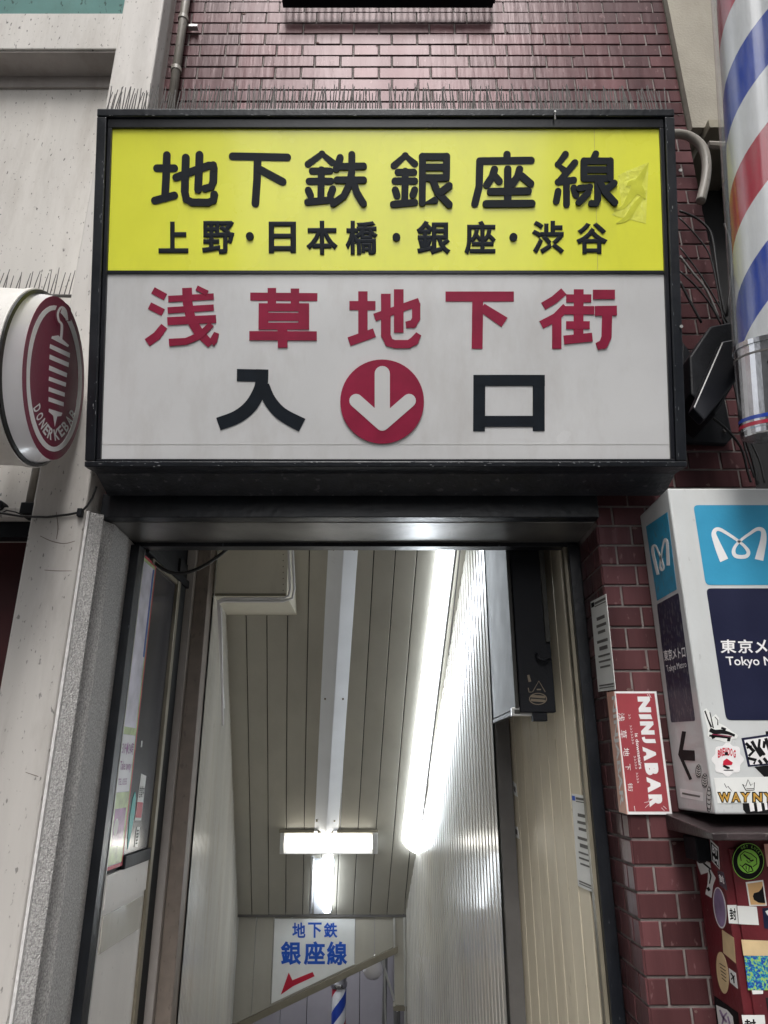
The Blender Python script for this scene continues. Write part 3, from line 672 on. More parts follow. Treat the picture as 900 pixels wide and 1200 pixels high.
WR = siding('right_siding_wall', 'bright white ribbed siding wall on the right of the stairs', (.537,3.60), (.158,YB+.05), -1.2, 3.3, .055, .009, -1)
# long joints and tears in the siding: horizontal cover strip
# ceiling of sloping boards
AX, SL = -.085, 1.10
zc = onY(375, 1072, YB).z
dirv = Vector((AX, 1, -SL)); dn = dirv.normalized()
CP = Pl((0, YB, zc), (1,0,0), -dirv)      # v runs up the slope
if CP.n.y > 0: CP = Pl((0, YB, zc), (-1,0,0), -dirv)
SG_ = -1 if CP.u.x < 0 else 1
LEN = dirv.length
CE = thing('sloping_ceiling', 'sloping ceiling of long olive grey metal boards above the stairs', 'ceiling', (0, YB, zc))
wB = .1247; nb = 13
for k in range(nb):
    x0 = -1.089 - .01 + k*wB; x1 = x0 + wB - .005
    if k == 0: x0 -= .05
    mb = MB()
    tb = Vector((0, YB, zc)); nn = CP.n
    q = [Vector((x0,YB,zc)), Vector((x1,YB,zc)), Vector((x1,YB,zc)) - dirv*2.6, Vector((x0,YB,zc)) - dirv*2.6]
    q = [v + nn*random.uniform(0,.0006) for v in q]
    mb.prism([q[0], q[3], q[2], q[1]] if True else q, nn*.012*-1)
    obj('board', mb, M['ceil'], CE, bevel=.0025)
mb = MB(); q = [Vector((-1.3,YB+.0,zc)), Vector((.75,YB,zc)), Vector((.75,YB,zc))-dirv*2.6, Vector((-1.3,YB,zc))-dirv*2.6]
q = [v - nn*.016 for v in q]; mb.prism([q[0],q[3],q[2],q[1]], nn*.02); obj('backing', mb, M['dark'], CE)
obj('end_rail', MB().box(-1.12, .17, YB-.022, YB-.001, zc-.012, zc+.012), M['greycol'], CE)
# corner trims between ceiling and siding walls
for (xa, ya), (xb, yb) in (((-.905,3.70), (-1.078,YB)), ((.530,3.60), (.150,YB))):
    za = zc + SL*(YB-ya); mb = MB()
    mb.tube([Vector((xa,ya,za)), Vector((xb,yb,zc))], .011, 6); obj('corner_trim', mb, M['trim'], CE)
for xc_, zz in ((-1.082, 0), (.152, 0)):
    mb = MB(); mb.tube([Vector((xc_,YB-.012,zc)), Vector((xc_,YB-.012,-1.2))], .010, 6); obj('wall_trim', mb, M['trim'], CE)
# cream bulkhead upper left with conduits
BKY = 3.74
bk = thing('cream_bulkhead', 'cream boxed bulkhead at the upper left over the stairs', 'bulkhead', (-.75, BKY, 2.4))
a = onY(336, 699, BKY); b = onY(205, 699, BKY)
obj('box', MB().box(-1.1, a.x, BKY, BKY+.5, a.z, 3.3), M['bulk'], bk, bevel=.004)
obj('edge_strip', MB().box(-1.0, a.x-.001, BKY-.004, BKY, a.z+.002, a.z+.016), M['bronze'], bk)
bolt = None
for k in range(7):
    q = onY(332, 650+k*7, BKY); mb = MB(); mb.tube([q, q+Vector((0,-.004,0))], .0035, 6); obj('rivet', mb, M['bronze'], bk)
co = thing('white_conduits', 'pair of white conduits bent round the cream bulkhead', 'conduit', (-.55, BKY, 2.4))
for i, (dx, dz) in enumerate(((0,0), (.022,-.014))):
    pts = [onY(338,600,BKY-.03)+Vector((dx,0,.1)), onY(338,640,BKY-.03)+Vector((dx,0,0)), onY(340,690,BKY-.03)+Vector((dx,0,0)), onY(338,698,BKY-.03)+Vector((dx,0,dz)), onY(332,701.5,BKY-.03)+Vector((0,0,dz)), onY(262,701.5,BKY-.03)+Vector((0,0,dz)), onY(256,704,BKY-.03)+Vector((0,0,dz))]
    d1 = onY(256,712,BKY-.03)
    pts += [d1+Vector((dx*.3,0,0)), onY(259,780,BKY+.1)+Vector((dx*.2,0,0)), onY(262,830,BKY+.2)+Vector((dx*.2,0,0))] if i == 0 else [d1+Vector((.012,0,0)), onY(261,850,BKY+.05)]
    mb = MB(); mb.tube(pts, .007, 8); obj('conduit', mb, M['print_white'], co, smooth=True)
# black cable loop under the lintel
mb = MB(); A_ = onY(168,641,3.02); B_ = onY(268,642,3.1)
pts = [A_ + Vector((-.02,0,.05))]
for i in range(13):
    t = i/12; q = A_.lerp(B_, t); q.z -= .12*4*t*(1-t)*(1.25-.5*t); pts.append(q)
pts.append(B_+Vector((.02,0,.05)))
mb.tube(pts, .008, 8); tag(obj('hanging_cable', mb, M['cable'], smooth=True), 'black cable drooping under the lintel at the upper left of the doorway', 'cable')
# ---- lamps
def on_ceiling(px_, py_, off=0):
    Q_ = Pl(CP.pt(0,0,off), CP.u, CP.v); a_, b_ = Q_.hit(px_, py_); return Q_.pt(a_, b_)
def vbatten(name, label, pL0, pM0, pR0, pL1, pM1, pR1, ht, grp):
    r = thing(name, label, 'light fixture', on_ceiling(*pM1), grp)
    A0, C0, A1, C1 = on_ceiling(*pL0, .004), on_ceiling(*pR0, .004), on_ceiling(*pL1, .004), on_ceiling(*pR1, .004)
    M0, M1 = on_ceiling(*pM0, ht), on_ceiling(*pM1, ht)
    mb = MB(); mb.add([A0, M0, C0, A1, M1, C1], [(0,1,4,3), (1,2,5,4), (0,2,1), (3,4,5), (0,3,5,2)])
    o = obj('reflector', mb, M['lampbody'], r, bevel=.003)
    return r
vb_ = vbatten('center_light_batten', 'long unlit V shaped white light batten down the middle of the ceiling', (380,640), (403,640), (424,640), (365,974), (382,978), (400,974), .045, 'ceiling light fixtures')
for (x_, y_) in ((391,644), (415,644), (381,819), (402,819), (371,962), (392,962)):
    q = on_ceiling(x_, y_, .026); mb = MB(); mb.tube([q-CP.n*.01, q+CP.n*.004], .006, 8); obj('screw', mb, M['bronze'], vb_)
for x_ in (370, 393):
    q = on_ceiling(x_, 973, .03); mb = MB(); mb.tube([q, q+dn*.03], .012, 10); obj('socket', mb, M['chrome'], vb_)
# cross fixture, lit
q = on_ceiling(384.5, 989, .0)
cx = thing('cross_light_fixture', 'short lit tube light mounted crosswise below the long batten', 'light fixture', q, 'ceiling light fixtures')
Yc_ = q.y - .10
def qbox(mb, x0_, y0_, x1_, y1_, Y0_, Y1_):
    a_ = onY(x0_, y1_, Y0_); b_ = onY(x1_, y0_, Y0_); mb.box(a_.x, b_.x, Y0_, Y1_, a_.z, b_.z)
mb = MB(); qbox(mb, 329, 975, 441, 1001, Yc_+.02, Yc_+.09); obj('housing', mb, M['lampbody'], cx, bevel=.004)
mb = MB(); mb.tube([onY(335,988,Yc_-.005), onY(435,988,Yc_-.005)], .021, 14); obj('tube', mb, M['tube'], cx, smooth=True)
for x_ in (330.5, 439.5):
    mb = MB(); qbox(mb, x_-3, 976, x_+3, 1001, Yc_-.03, Yc_+.018); obj('end_cap', mb, M['trim'], cx, bevel=.002)
mb = MB(); qbox(mb, 327, 972.5, 443, 976, Yc_-.02, Yc_+.1); obj('top_plate', mb, M['bronze'], cx)
# lower fixture
lo = thing('lower_light_fixture', 'lit light batten at the lowest end of the ceiling', 'light fixture', on_ceiling(378, 1066), 'ceiling light fixtures')
mb = MB(); mb.pboard(CP, px(CP, [(366,1004),(392,1004),(388,1068),(368,1068)]), .002, .02); obj('backplate', mb, M['lampbody'], lo)
mb = MB(); mb.tube([on_ceiling(385.5,1006,.04), on_ceiling(383,1066,.04)], .030, 12); obj('tube', mb, M['tube_cool'], lo, smooth=True)
mb = MB(); mb.tube([on_ceiling(366,1006,.035), on_ceiling(364,1069,.035)], .012, 10); obj('unlit_tube', mb, M['trim'], lo, smooth=True)
for x_ in (366, 389):
    q = on_ceiling(x_, 1007, .03); mb = MB(); mb.tube([q-CP.n*.03, q+CP.n*.012], .012, 8); obj('socket', mb, M['lampbody'], lo)
# right corner fixture, lit along the siding wall
rc = thing('corner_light_fixture', 'long glowing light fixture in the corner of ceiling and right siding wall', 'light fixture', on_ceiling(485, 990), 'ceiling light fixtures')
mb = MB(); mb.pboard(CP, px(CP, [(502,638),(545,638),(497,1002),(466,985)]), .001, .012); obj('backplate', mb, M['greycol'], rc)
mb = MB()
A0 = on_ceiling(514,632,.014); B0 = on_ceiling(534,640,.014); A1 = on_ceiling(471,984,.014); B1 = on_ceiling(490,998,.014)
lift = CP.n*.04
mid0 = (A0+B0)/2 + lift; mid1 = (A1+B1)/2 + lift
mb = MB(); N = 8
for i in range(N+1):
    a_ = math.pi*i/N; c0 = (A0+B0)/2 - (B0-A0)/2*math.cos(a_) + lift*math.sin(a_); c1 = (A1+B1)/2 - (B1-A1)/2*math.cos(a_) + lift*math.sin(a_)
    mb.v += [c0, c1]
for i in range(N): mb.f.append([2*i, 2*i+2, 2*i+3, 2*i+1]); mb.m.append(0)
mb.f.append([2*i for i in range(N+1)][::-1]); mb.m.append(0); mb.f.append([2*i+1 for i in range(N+1)]); mb.m.append(0)
obj('diffuser', mb, M['tube_cool'], rc, smooth=False)
mb = MB(); mb.tube([B0+CP.n*.02, B1+CP.n*.02], .009, 6); obj('side_channel', mb, M['greycol'], rc)

# ---- bulkhead wall at the bottom with the direction sign
bw = thing('lower_wall', 'boarded wall at the foot of the ceiling with a slanting lower edge', 'wall', (-.5, YB, 0))
BP = Pl((0, YB, 0), (1,0,0), (0,0,1))
if BP.n.y > 0: raise SystemExit('BP')
def diag(x):      # lower edge: world z at x
    a_ = BP.hit(465,1108); b_ = BP.hit(268,1203); t = (x-b_[0])/(a_[0]-b_[0]); return b_[1] + (a_[1]-b_[1])*t
xe = [BP.hit(p, 1085)[0] for p in (278, 300, 321, 342, 363, 384, 416, 439, 462)]
xe[0] = -1.085; zt2 = zc - .013
xe[-1] = BP.hit(462,1090)[0]
for a_, b_ in zip(xe[:-1], xe[1:]):
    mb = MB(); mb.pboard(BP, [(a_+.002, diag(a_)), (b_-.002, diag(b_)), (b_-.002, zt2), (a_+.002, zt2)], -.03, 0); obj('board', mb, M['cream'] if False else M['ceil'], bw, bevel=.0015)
mb = MB(); a_, b_ = -1.12, BP.hit(466,1108)[0]
mb.pboard(BP, [(a_, diag(a_)-.045), (b_, diag(b_)-.045), (b_, diag(b_)+.0), (a_, diag(a_)+.0)], -.06, .03); obj('slanting_trim', mb, M['bronze'], bw, bevel=.003)
q0 = BP.hit(462,1075); q1 = BP.hit(477,1178)
mb = MB(); mb.pboard(BP, [(q0[0], q1[1]), (.155, q1[1]), (.155, zt2), (q0[0], zt2)], -.10, .012); obj('side_panel', mb, M['ceil'], bw, bevel=.003)
mb = MB(); mb.tube([BP.pt(q0[0], q0[1], .02), BP.pt(q0[0], BP.hit(462,1112)[1], .02)], .008, 6); obj('side_trim', mb, M['trim'], bw)
mb = MB(); mb.pboard(BP, [(q0[0]-.01, q1[1]-.03), (.16, q1[1]-.03), (.16, q1[1]-.002), (q0[0]-.01, q1[1]-.002)], -.11, .02); obj('side_foot', mb, M['bronze'], bw)
ds = thing('direction_sign', 'white direction sign with blue line name and red arrow on the lower wall', 'sign', (-.5, YB-.01, 0))
DP = Pl((0, YB-.006, 0), (1,0,0), (0,0,1))
mb = MB(); mb.pboard(DP, px(DP, [(322,1076.5),(416,1076.5),(415,1130),(318,1176)]), -.004, 0); obj('board', mb, M['paper'], ds)
for ch, x0_, x1_ in (('地',342.5,358), ('下',361,377), ('鉄',379.5,395.5)):
    mb = MB(); text_quad(mb, ch, DP, [(x0_,1081),(x1_,1081),(x1_,1099),(x0_,1099)], .0012, .025); obj('character', mb, M['blue_ink'], ds)
for ch, x0_, x1_ in (('銀',329,353), ('座',356,381), ('線',383,407)):
    mb = MB(); text_quad(mb, ch, DP, [(x0_,1103),(x1_,1103),(x1_,1131),(x0_,1131)], .0012, .03); obj('character', mb, M['blue_ink'], ds)
mb = MB(); mb.pboard(DP, px(DP, zm([(387,797),(430,767),(506,732),(499,717),(428,746),(415,719)], 3, 200, 900)), 0, .0015); obj('arrow', mb, M['red_ink'], ds)
# ---- beyond: lilac wall, pole, lamp
fw = thing('far_lilac_wall', 'lilac grey panelled wall seen under the slanting trim', 'wall', (-.3, 7.6, -1))
x = -1.9
while x < .9:
    obj('panel', MB().box(x, x+.235, 7.6, 7.64, -2.2, 2.0), M['purple_wall'], fw, bevel=.004); x += .24
FP2 = 6.9
s1 = thing('small_barber_pole', 'small red white and blue striped pole at the foot of the stairs', 'barber pole', onY(397,1215,FP2))
def striped(mb, base, axis, r, H, turns, seg=24, hs=48, n_str=4, width_frac=.25, phase=0.0):
    """cylinder skin whose quads follow the helix; material index = stripe"""
    ax = axis.normalized(); sx = Vector((1,0,0)); sx = (sx - ax*sx.dot(ax)).normalized(); sy = ax.cross(sx)
    k0 = len(mb.v)
    for i in range(hs+1):
        t = i/hs
        for j in range(seg):
            a_ = 2*math.pi*(j/seg + turns*t) + phase; mb.v.append(base + ax*(H*t) + sx*(r*math.cos(a_)) + sy*(r*math.sin(a_)))
    for i in range(hs):
        for j in range(seg):
            p_ = k0+i*seg+j; q_ = k0+i*seg+(j+1)%seg; mb.f.append([p_, q_, q_+seg, p_+seg]); mb.m.append(int(j*n_str/seg) % n_str)
SR = mat('stripe_red', (.44,.022,.05), .3, .12, 5, stain=.15, staincol=(.5,.2,.22), coat=.4); SB = mat('stripe_blue', (.015,.055,.38), .3, .12, 5, stain=.12, staincol=(.15,.18,.4), coat=.4); SWm = mat('stripe_white', (.72,.73,.75), .3, .05, 5, coat=.4)
mb = MB(); base = onY(396,1235,FP2); topp = onY(397,1156,FP2); rr = (onY(406,1160,FP2).x-onY(389,1160,FP2).x)/2
striped(mb, base, Vector((0,0,1)), rr, (topp-base).z, 1.1, 24, 30, phase=2.4); obj('striped_cylinder', mb, [SR, SWm, SB, SWm], s1, smooth=True)
mb = MB(); zt3 = topp.z; zr = [-.01,.001,.03,.035,.06,.07,.09]; rs = [rr*1.0, rr*1.15, rr*1.18, rr*1.02, rr*1.08, rr*.8, .002]
mb.tube([Vector((topp.x,FP2,zt3+z_)) for z_ in zr], rs, 16); obj('cap', mb, M['chrome'], s1, smooth=True)
gl = thing('globe_lamp', 'round grey floodlamp under the slanting trim beside the brackets', 'lamp', onY(438,1133,6.3))
mb = MB(); c = onY(437,1134,6.3); pr = [(-.09,.03),(-.06,.055),(-.02,.07),(.03,.075),(.07,.06),(.09,.02)]
mb.tube([c+Vector((0,-d*.6,-d*.5)) for d, _ in pr], [r_ for _, r_ in pr], 16); obj('globe', mb, M['dome'], gl, smooth=True)
mb = MB(); mb.tube([onY(446,1120,6.3), onY(466,1185,6.3)], .010, 6); mb.tube([onY(450,1112,6.3), onY(452,1200,6.3)], .008, 6); obj('arm', mb, M['trim'], gl)
mb = MB(); mb.tube([onY(452,1100,7.4), onY(450,1215,7.4)], .02, 8); mb.tube([onY(465,1100,7.4), onY(465,1215,7.4)], .03, 8)
tag(obj('wall_pipes', mb, M['greycol']), 'dark vertical pipes on the lilac wall near the bottom', 'pipes')
ft = thing('far_tube_light', 'tube light under the landing ceiling, behind the boarded lower wall', 'light fixture', (-.45, 6.7, -.1))
obj('tube', MB().box(-.95, -.1, 6.60, 6.68, .52, .57), M['tube_bg'], ft)
# enclosure of the landing
mb = MB(); mb.box(-2.0, 1.0, 6.05, 7.7, .70, .78); mb.box(-2.0, -1.9, 6.0, 7.7, -2.2, .7); mb.box(.9, 1.0, 6.0, 7.7, -2.2, .7)
tag(obj('landing_shell', mb, M['purple_wall']), 'lilac walls and ceiling closing the landing at the foot of the stairs', 'wall')
# stairs
mb = MB()
for k in range(14): mb.box(-1.1, .8, 3.05+k*.29, 3.05+(k+1)*.29, -.17*(k+1)-.4, -.17*(k+1)+.165 if False else -.17*k)
mb.box(-2.0, 1.0, 7.11, 7.7, -2.6, -2.2)
st_ = obj('staircase', mb, M['paving']); tag(st_, 'stairs going down inside the entrance, below the picture', 'stairs')

# ---- right: grey column, cream boarded wall, shutter box
gc = tag(obj('grey_column', MB().box(.538, .606, 3.57, 3.72, 0, 3.0), M['greycol'], bevel=.003), 'slim grey steel column at the near end of the bright siding wall', 'column')
cw = thing('cream_board_wall', 'cream boarded wall with a notice on the right inside the doorway', 'wall', (.76, 2.93, 0))
pa, pb = Vector((.758, 2.93, 0)), Vector((.608, 3.60, 0)); tt = (pb-pa); Lw = tt.length; tt.normalize(); nw = Vector((-tt.y, tt.x, 0))
if nw.x > 0: nw = -nw
CW = Pl((pa.x, pa.y, 1.6), tt, (0,0,1))
if CW.n.dot(nw) < 0: CW = Pl((pa.x, pa.y, 1.6), -tt, (0,0,1))
s0 = 0; edges = [0]
while edges[-1] < Lw: edges.append(edges[-1]+.0885)
sg = 1 if CW.u.dot(tt) > 0 else -1
for a_, b_ in zip(edges[:-1], edges[1:]):
    mb = MB(); mb.pboard(CW, [(sg*(a_+.0015), -1.6), (sg*(b_-.0015), -1.6), (sg*(b_-.0015), 1.4), (sg*(a_+.0015), 1.4)], -.012, random.uniform(0,.001)); obj('board', mb, M['cream'], cw, bevel=.003)
mb = MB(); mb.pboard(CW, [(-sg*.0,-1.6),(sg*.66,-1.6),(sg*.66,1.4),(-sg*.0,1.4)], -.05, -.0125); obj('backing', mb, M['bronze'], cw)
nt_ = thing('wall_notice', 'white notice with a blue mark on the cream boarded wall', 'notice', CW.pt(0,0,0))
NQ = [(670.5,930),(690,933),(698,1047),(678,1038)]
mb = MB(); mb.pboard(CW, px(CW, NQ), .0015, .003); obj('paper', mb, M['paper'], nt_)
def lines_on(mb, pl, quad, rows, h, w0=.12, w1=.88):
    q_ = [Vector(c) for c in quad]
    for t0, t1, s0_, s1_ in rows:
        def B_(s, t): tp = q_[0]*(1-s)+q_[1]*s; bt = q_[3]*(1-s)+q_[2]*s; return pl.hit(*(tp*(1-t)+bt*t))
        mb.pboard(pl, [B_(s0_,t0), B_(s1_,t0), B_(s1_,t1), B_(s0_,t1)], h, h+.0006)
rows = [(.03,.055,.25,.95),(.07,.08,.25,.95),(.20,.235,.3,.8),(.28,.31,.25,.85),(.35,.38,.3,.75),(.45,.48,.2,.85),(.52,.56,.3,.8),(.61,.63,.2,.9),(.67,.69,.2,.9),(.73,.75,.25,.85),(.93,.945,.1,.95),(.96,.97,.1,.95)]
mb = MB(); lines_on(mb, CW, NQ, rows, .0031); obj('print', mb, M['grey_print'], nt_)
mb = MB(); lines_on(mb, CW, NQ, [(.02,.07,.03,.2)], .0031); obj('mark', mb, M['blue_ink'], nt_)
for k, (x_, y_, lab) in enumerate(((604, 925, 'upper torn white sticker on the cream wall near the grey column'), (606, 975, 'lower white sticker on the cream wall near the grey column'))):
    mb = MB(); mb.pboard(CW, px(CW, [(x_-2.5,y_-10+k*3),(x_+1,y_-6),(x_+3,y_+9-k),(x_-1.5,y_+6)]), .001, .003)
    mb2 = MB(); mb2.pboard(CW, px(CW, [(x_-1,y_-4),(x_+1,y_-2),(x_+1.2,y_+4),(x_-.8,y_+2)]), .0031, .0036)
    t_ = thing('small_sticker', lab, 'sticker', CW.pt(0,0,0), 'small stickers on the cream wall'); obj('paper', mb, M['paper'], t_); obj('print', mb2, M['grey_print'], t_)
sb = thing('shutter_box', 'tall black and grey shutter housing hanging inside the doorway at upper right', 'shutter box', (.6, 2.97, 1.83))
zb_ = 1.6 + .216
obj('grey_panel', MB().box(.530, .545, 2.955, 3.56, zb_+.018, 3.0), M['greypanel'], sb, bevel=.002)
obj('black_front', MB().box(.547, .690, 2.94, 2.99, zb_, 3.0), M['black'], sb, bevel=.004)
obj('inner_body', MB().box(.547, .60, 2.992, 3.54, zb_+.03, 3.0), M['black'], sb)
obj('bottom_edge', MB().box(.526, .549, 2.957, 3.565, zb_-.004, zb_+.012), M['greypanel'], sb, bevel=.002)
obj('side_bar', MB().box(.668, .688, 2.925, 2.939, zb_+.28, 3.0), M['greypanel'], sb, bevel=.002)
mb = MB(); mb.tube([onY(629,765,2.925), onY(631,772,2.92), onY(637,774,2.915), onY(645,772,2.92)], .006, 8); obj('handle', mb, M['black'], sb, smooth=True)
mb = MB(); qbox(mb, 625, 832, 641, 845, 2.945, 2.985); obj('latch_block', mb, M['black'], sb, bevel=.003)
mb = MB(); qbox(mb, 600, 829, 624, 839, 2.96, 2.985); obj('latch_plate', mb, M['trim'], sb, bevel=.003)
BLK = Pl((0, 2.9395, 0), (1,0,0), (0,0,1))
mb = MB()
ell = [(630.5+10*math.cos(i*math.pi/10), 819+6.5*math.sin(i*math.pi/10), 1.0) for i in range(21)]
ribbon(mb, BLK, ell, 0, .0006)
for yy in (816.5, 821): ribbon(mb, BLK, [(622,yy-.8,3.0),(632,yy,3.2),(639,yy+.5,2.8)], 0, .0009)
ribbon(mb, BLK, [(624,811,.9),(631.5,798,.9),(639,811,.9)], 0, .0006); ribbon(mb, BLK, [(629,808,1.6),(634,808,1.6)], 0, .0006)
ribbon(mb, BLK, [(619,791,2.5),(621,799,3)], 0, .0006); ribbon(mb, BLK, [(619,806,1),(620,811,1),(623,811,1)], 0, .0006)
obj('faded_marks', mb, mat('faded_marks', (.16,.13,.09), .6), sb)

# ------------------------------------------------------------ round kebab sign
KP = Pl(onY(62, 443, 2.12), (-.10, .995, 0), (0,0,1))
if KP.n.x < 0: KP = Pl(KP.p, (.10,-.995,0), (0,0,1))
kb = thing('round_kebab_sign', 'round maroon and white illuminated kebab sign sticking out over the left shop', 'sign', KP.p)
KD = disc_px(KP, 62.5, 443, 36.3, 96, 56)
RIM = disc_px(KP, 52.5, 443.5, 44.5, 104, 56)
def loft(mb, A_, hA, B_, hB, flip=False):
    n = len(A_); k = len(mb.v); mb.v += [KP.pt(*q, hA) for q in A_] + [KP.pt(*q, hB) for q in B_]
    for i in range(n): j = (i+1)%n; mb.f.append([k+i, k+j, k+n+j, k+n+i]); mb.m.append(0)
def sc(A_, s_):
    cx_ = sum(a for a,_ in A_)/len(A_); cy_ = sum(b for _,b in A_)/len(A_); return [(cx_+(a-cx_)*s_, cy_+(b-cy_)*s_) for a,b in A_]
mb = MB(); mb.pboard(KP, KD, -.004, .0); obj('face', mb, M['maroon'], kb)
Dn = KD; RI = sc(RIM, .965)
mb = MB(); loft(mb, RI, -.03, Dn, -.001); obj('white_dome', mb, M['dome'], kb, smooth=True)
mb = MB(); loft(mb, RIM, -.022, RI, -.018); loft(mb, RIM, -.022, RIM, -.045); loft(mb, RI, -.018, RI, -.05); obj('rim', mb, M['rim'], kb)
mb = MB(); RO = sc(RIM, 1.0); loft(mb, sc(RIM,.995), -.0455, sc(RIM,.995), -.36); mb.f.append(list(range(len(RIM), 2*len(RIM)))); mb.m.append(0)
obj('can', mb, M['can'], kb, smooth=True)
mb = MB(); loft(mb, sc(RIM,1.012), -.030, sc(RIM,1.012), -.046); loft(mb, sc(RIM,1.012), -.030, sc(RIM,.99), -.028); obj('outer_band', mb, M['can'], kb)
zk = (4, 0, 320)
KF = Pl(KP.pt(0,0,.0002), KP.u, KP.v)
mb = MB()
ring = [(253+122*math.cos(i*math.pi/24), 494+332*math.sin(i*math.pi/24), 19) for i in range(49)]
ring = [(x_, y_, 15+7*abs(math.sin(i*math.pi/24))) for i, (x_, y_, _) in enumerate(ring)]
ribbon(mb, KF, zm(ring, *zk), 0, .0008); obj('ring', mb, M['print_white'], kb)
mb = MB(); ribbon(mb, KF, zm(catmull([(285,312,10),(289,245,10),(274,222,10),(270,188,10),(286,160,10),(306,176,10),(313,222,11)],4), *zk), 0, .0014); obj('hook', mb, M['print_white'], kb)
mb = MB(); ribbon(mb, KF, zm(catmull([(282,240,26),(266,205,26),(284,150,26),(318,170,26),(320,225,20)],4), *zk), 0, .0010); obj('hook_backing', mb, M['maroon'], kb)  # wider maroon print behind the hook, breaking the white ring
for P_ in ([(244,296),(272,292),(322,338),(318,347),(240,306)], [(235,333),(327,375),(326,397),(232,352)], [(233,382),(322,420),(320,441),(231,403)], [(231,433),(314,469),(312,489),(229,455)],
           [(230,485),(309,514),(307,533),(228,504)], [(229,534),(303,561),(302,580),(227,554)], [(228,581),(298,606),(297,625),(227,601)], [(229,636),(291,655),(286,670),(267,672),(256,719),(249,668),(228,650)]):
    mb = MB(); mb.pboard(KF, px(KF, zm(P_, *zk)), 0, .0010); obj('skewer_slice', mb, M['print_white'], kb)
LT = [('D',172,634),('O',184,672),('N',199,706),('E',216,734),('R',235,753),('K',263,757),('E',284,741),('B',304,718),('A',322,690),('B',340,662)]
for i, (ch, x_, y_) in enumerate(LT):
    a_ = LT[max(0,i-1)]; b_ = LT[min(len(LT)-1,i+1)]; dx, dy = b_[1]-a_[1], b_[2]-a_[2]; l = math.hypot(dx,dy); dx/=l; dy/=l
    hw = 12 if ch != 'N' else 13; hh = 22
    # letters lean with the baseline but stay upright-ish as the slanted disc foreshortens them
    ux, uy = dx*hw, dy*hw*1.1; vx, vy = dy*hh*.75, -abs(dx)*hh*.95 - 6
    mb = MB(); text_quad(mb, ch, KF, zm([(x_-ux+vx, y_-uy+vy), (x_+ux+vx, y_+uy+vy), (x_+ux-vx, y_+uy-vy), (x_-ux-vx, y_-uy-vy)], *zk), .0016, .03); obj('letter', mb, M['print_white'], kb)
spike_strip('bird_spike_strip', 'short strip of rusty bird spikes on the white wall above the round sign', (onY(-40, 345, 2.52), onY(88, 347, 2.52)), 24, .15, R(-4), None)

# thin cable across the pillar with clip
mb = MB(); pts = [onY(-20,600,2.44), onY(0,601,2.44), onY(25,605,2.44), onY(55,606,2.44), onY(80,603,2.44), onY(95,600,2.44), onY(102,593,2.43), onY(108,584,2.42), onY(113,570,2.40)]
mb.tube(pts, .0045, 6); tc = thing('pillar_cable', 'thin black cable clipped across the pale pillar below the round sign', 'cable', (0,0,0)); obj('cable', mb, M['cable'], tc, smooth=True)
c = onY(95,601,2.445); obj('clip', MB().box(c.x-.008, c.x+.010, 2.425, 2.448, c.z-.018, c.z+.012), M['black'], tc, bevel=.002)
mb = MB(); mb.tube([onY(-4,604,2.5), onY(8,598,2.5), onY(18,600,2.5), onY(28,604,2.5)], .003, 6); obj('loose_wire', mb, M['cable'], tc, smooth=True)
mb = MB(); c = onY(0,593,2.57); mb.tube([c+Vector((0,.03,0)), c+Vector((0,-.02,0))], .02, 14); tag(obj('round_hook', mb, M['black'], bevel=.003), 'small round dark pipe stub at the left edge below the round sign', 'pipe stub')

# ------------------------------------------------------------ striped barber pole (right edge)
YP = 2.10
t17 = R(13)
bax = Vector((0, -math.sin(t17), math.cos(t17)))
bc = onY(911, 512, YP)
bp = thing('barber_pole', 'big red white and blue striped barber pole at the right edge', 'barber pole', bc)
r_in = .098; r_out = .116
def alongp(s_): return bc + bax*s_
mb = MB(); striped(mb, alongp(.30), bax, r_in, 2.4, 3.15, 40, 110, phase=4.69); obj('striped_cylinder', mb, [SR, SWm, SB, SWm], bp, smooth=True)
gm_ = bpy.data.materials.new('dusty_clear_tube'); gm_.use_nodes = True; g_n = gm_.node_tree.nodes; g_l = gm_.node_tree.links
for nn_ in list(g_n):
    if nn_.type != 'OUTPUT_MATERIAL': g_n.remove(nn_)
tr_ = g_n.new('ShaderNodeBsdfTransparent'); tr_.inputs[0].default_value = (.93,.94,.94,1); gs = g_n.new('ShaderNodeBsdfGlossy'); gs.inputs['Roughness'].default_value = .12; df_ = g_n.new('ShaderNodeBsdfDiffuse'); df_.inputs[0].default_value = (.55,.56,.55,1)
ms = g_n.new('ShaderNodeMixShader'); ms2 = g_n.new('ShaderNodeMixShader'); lw = g_n.new('ShaderNodeLayerWeight'); lw.inputs[0].default_value = .35
nz = g_n.new('ShaderNodeTexNoise'); nz.inputs['Scale'].default_value = 14; nz.inputs['Detail'].default_value = 8; mrz = g_n.new('ShaderNodeMapRange'); mrz.inputs[1].default_value=.35; mrz.inputs[2].default_value=.8; mrz.inputs[3].default_value = .02; mrz.inputs[4].default_value = .22
ad = g_n.new('ShaderNodeMath'); ad.operation = 'MAXIMUM'
g_l.new(nz.outputs[0], mrz.inputs[0]); g_l.new(mrz.outputs[0], ms.inputs[0]); g_l.new(tr_.outputs[0], ms.inputs[1]); g_l.new(df_.outputs[0], ms.inputs[2])
g_l.new(lw.outputs['Facing'], ms2.inputs[0]); 
pwz = g_n.new('ShaderNodeMath'); pwz.operation = 'MULTIPLY'; pwz.inputs[1].default_value = .35; g_l.new(lw.outputs['Facing'], pwz.inputs[0]); g_l.new(pwz.outputs[0], ms2.inputs[0])
g_l.new(ms.outputs[0], ms2.inputs[1]); g_l.new(gs.outputs[0], ms2.inputs[2]); g_l.new(ms2.outputs[0], g_n['Material Output'].inputs[0])
M['tubeglass'] = gm_
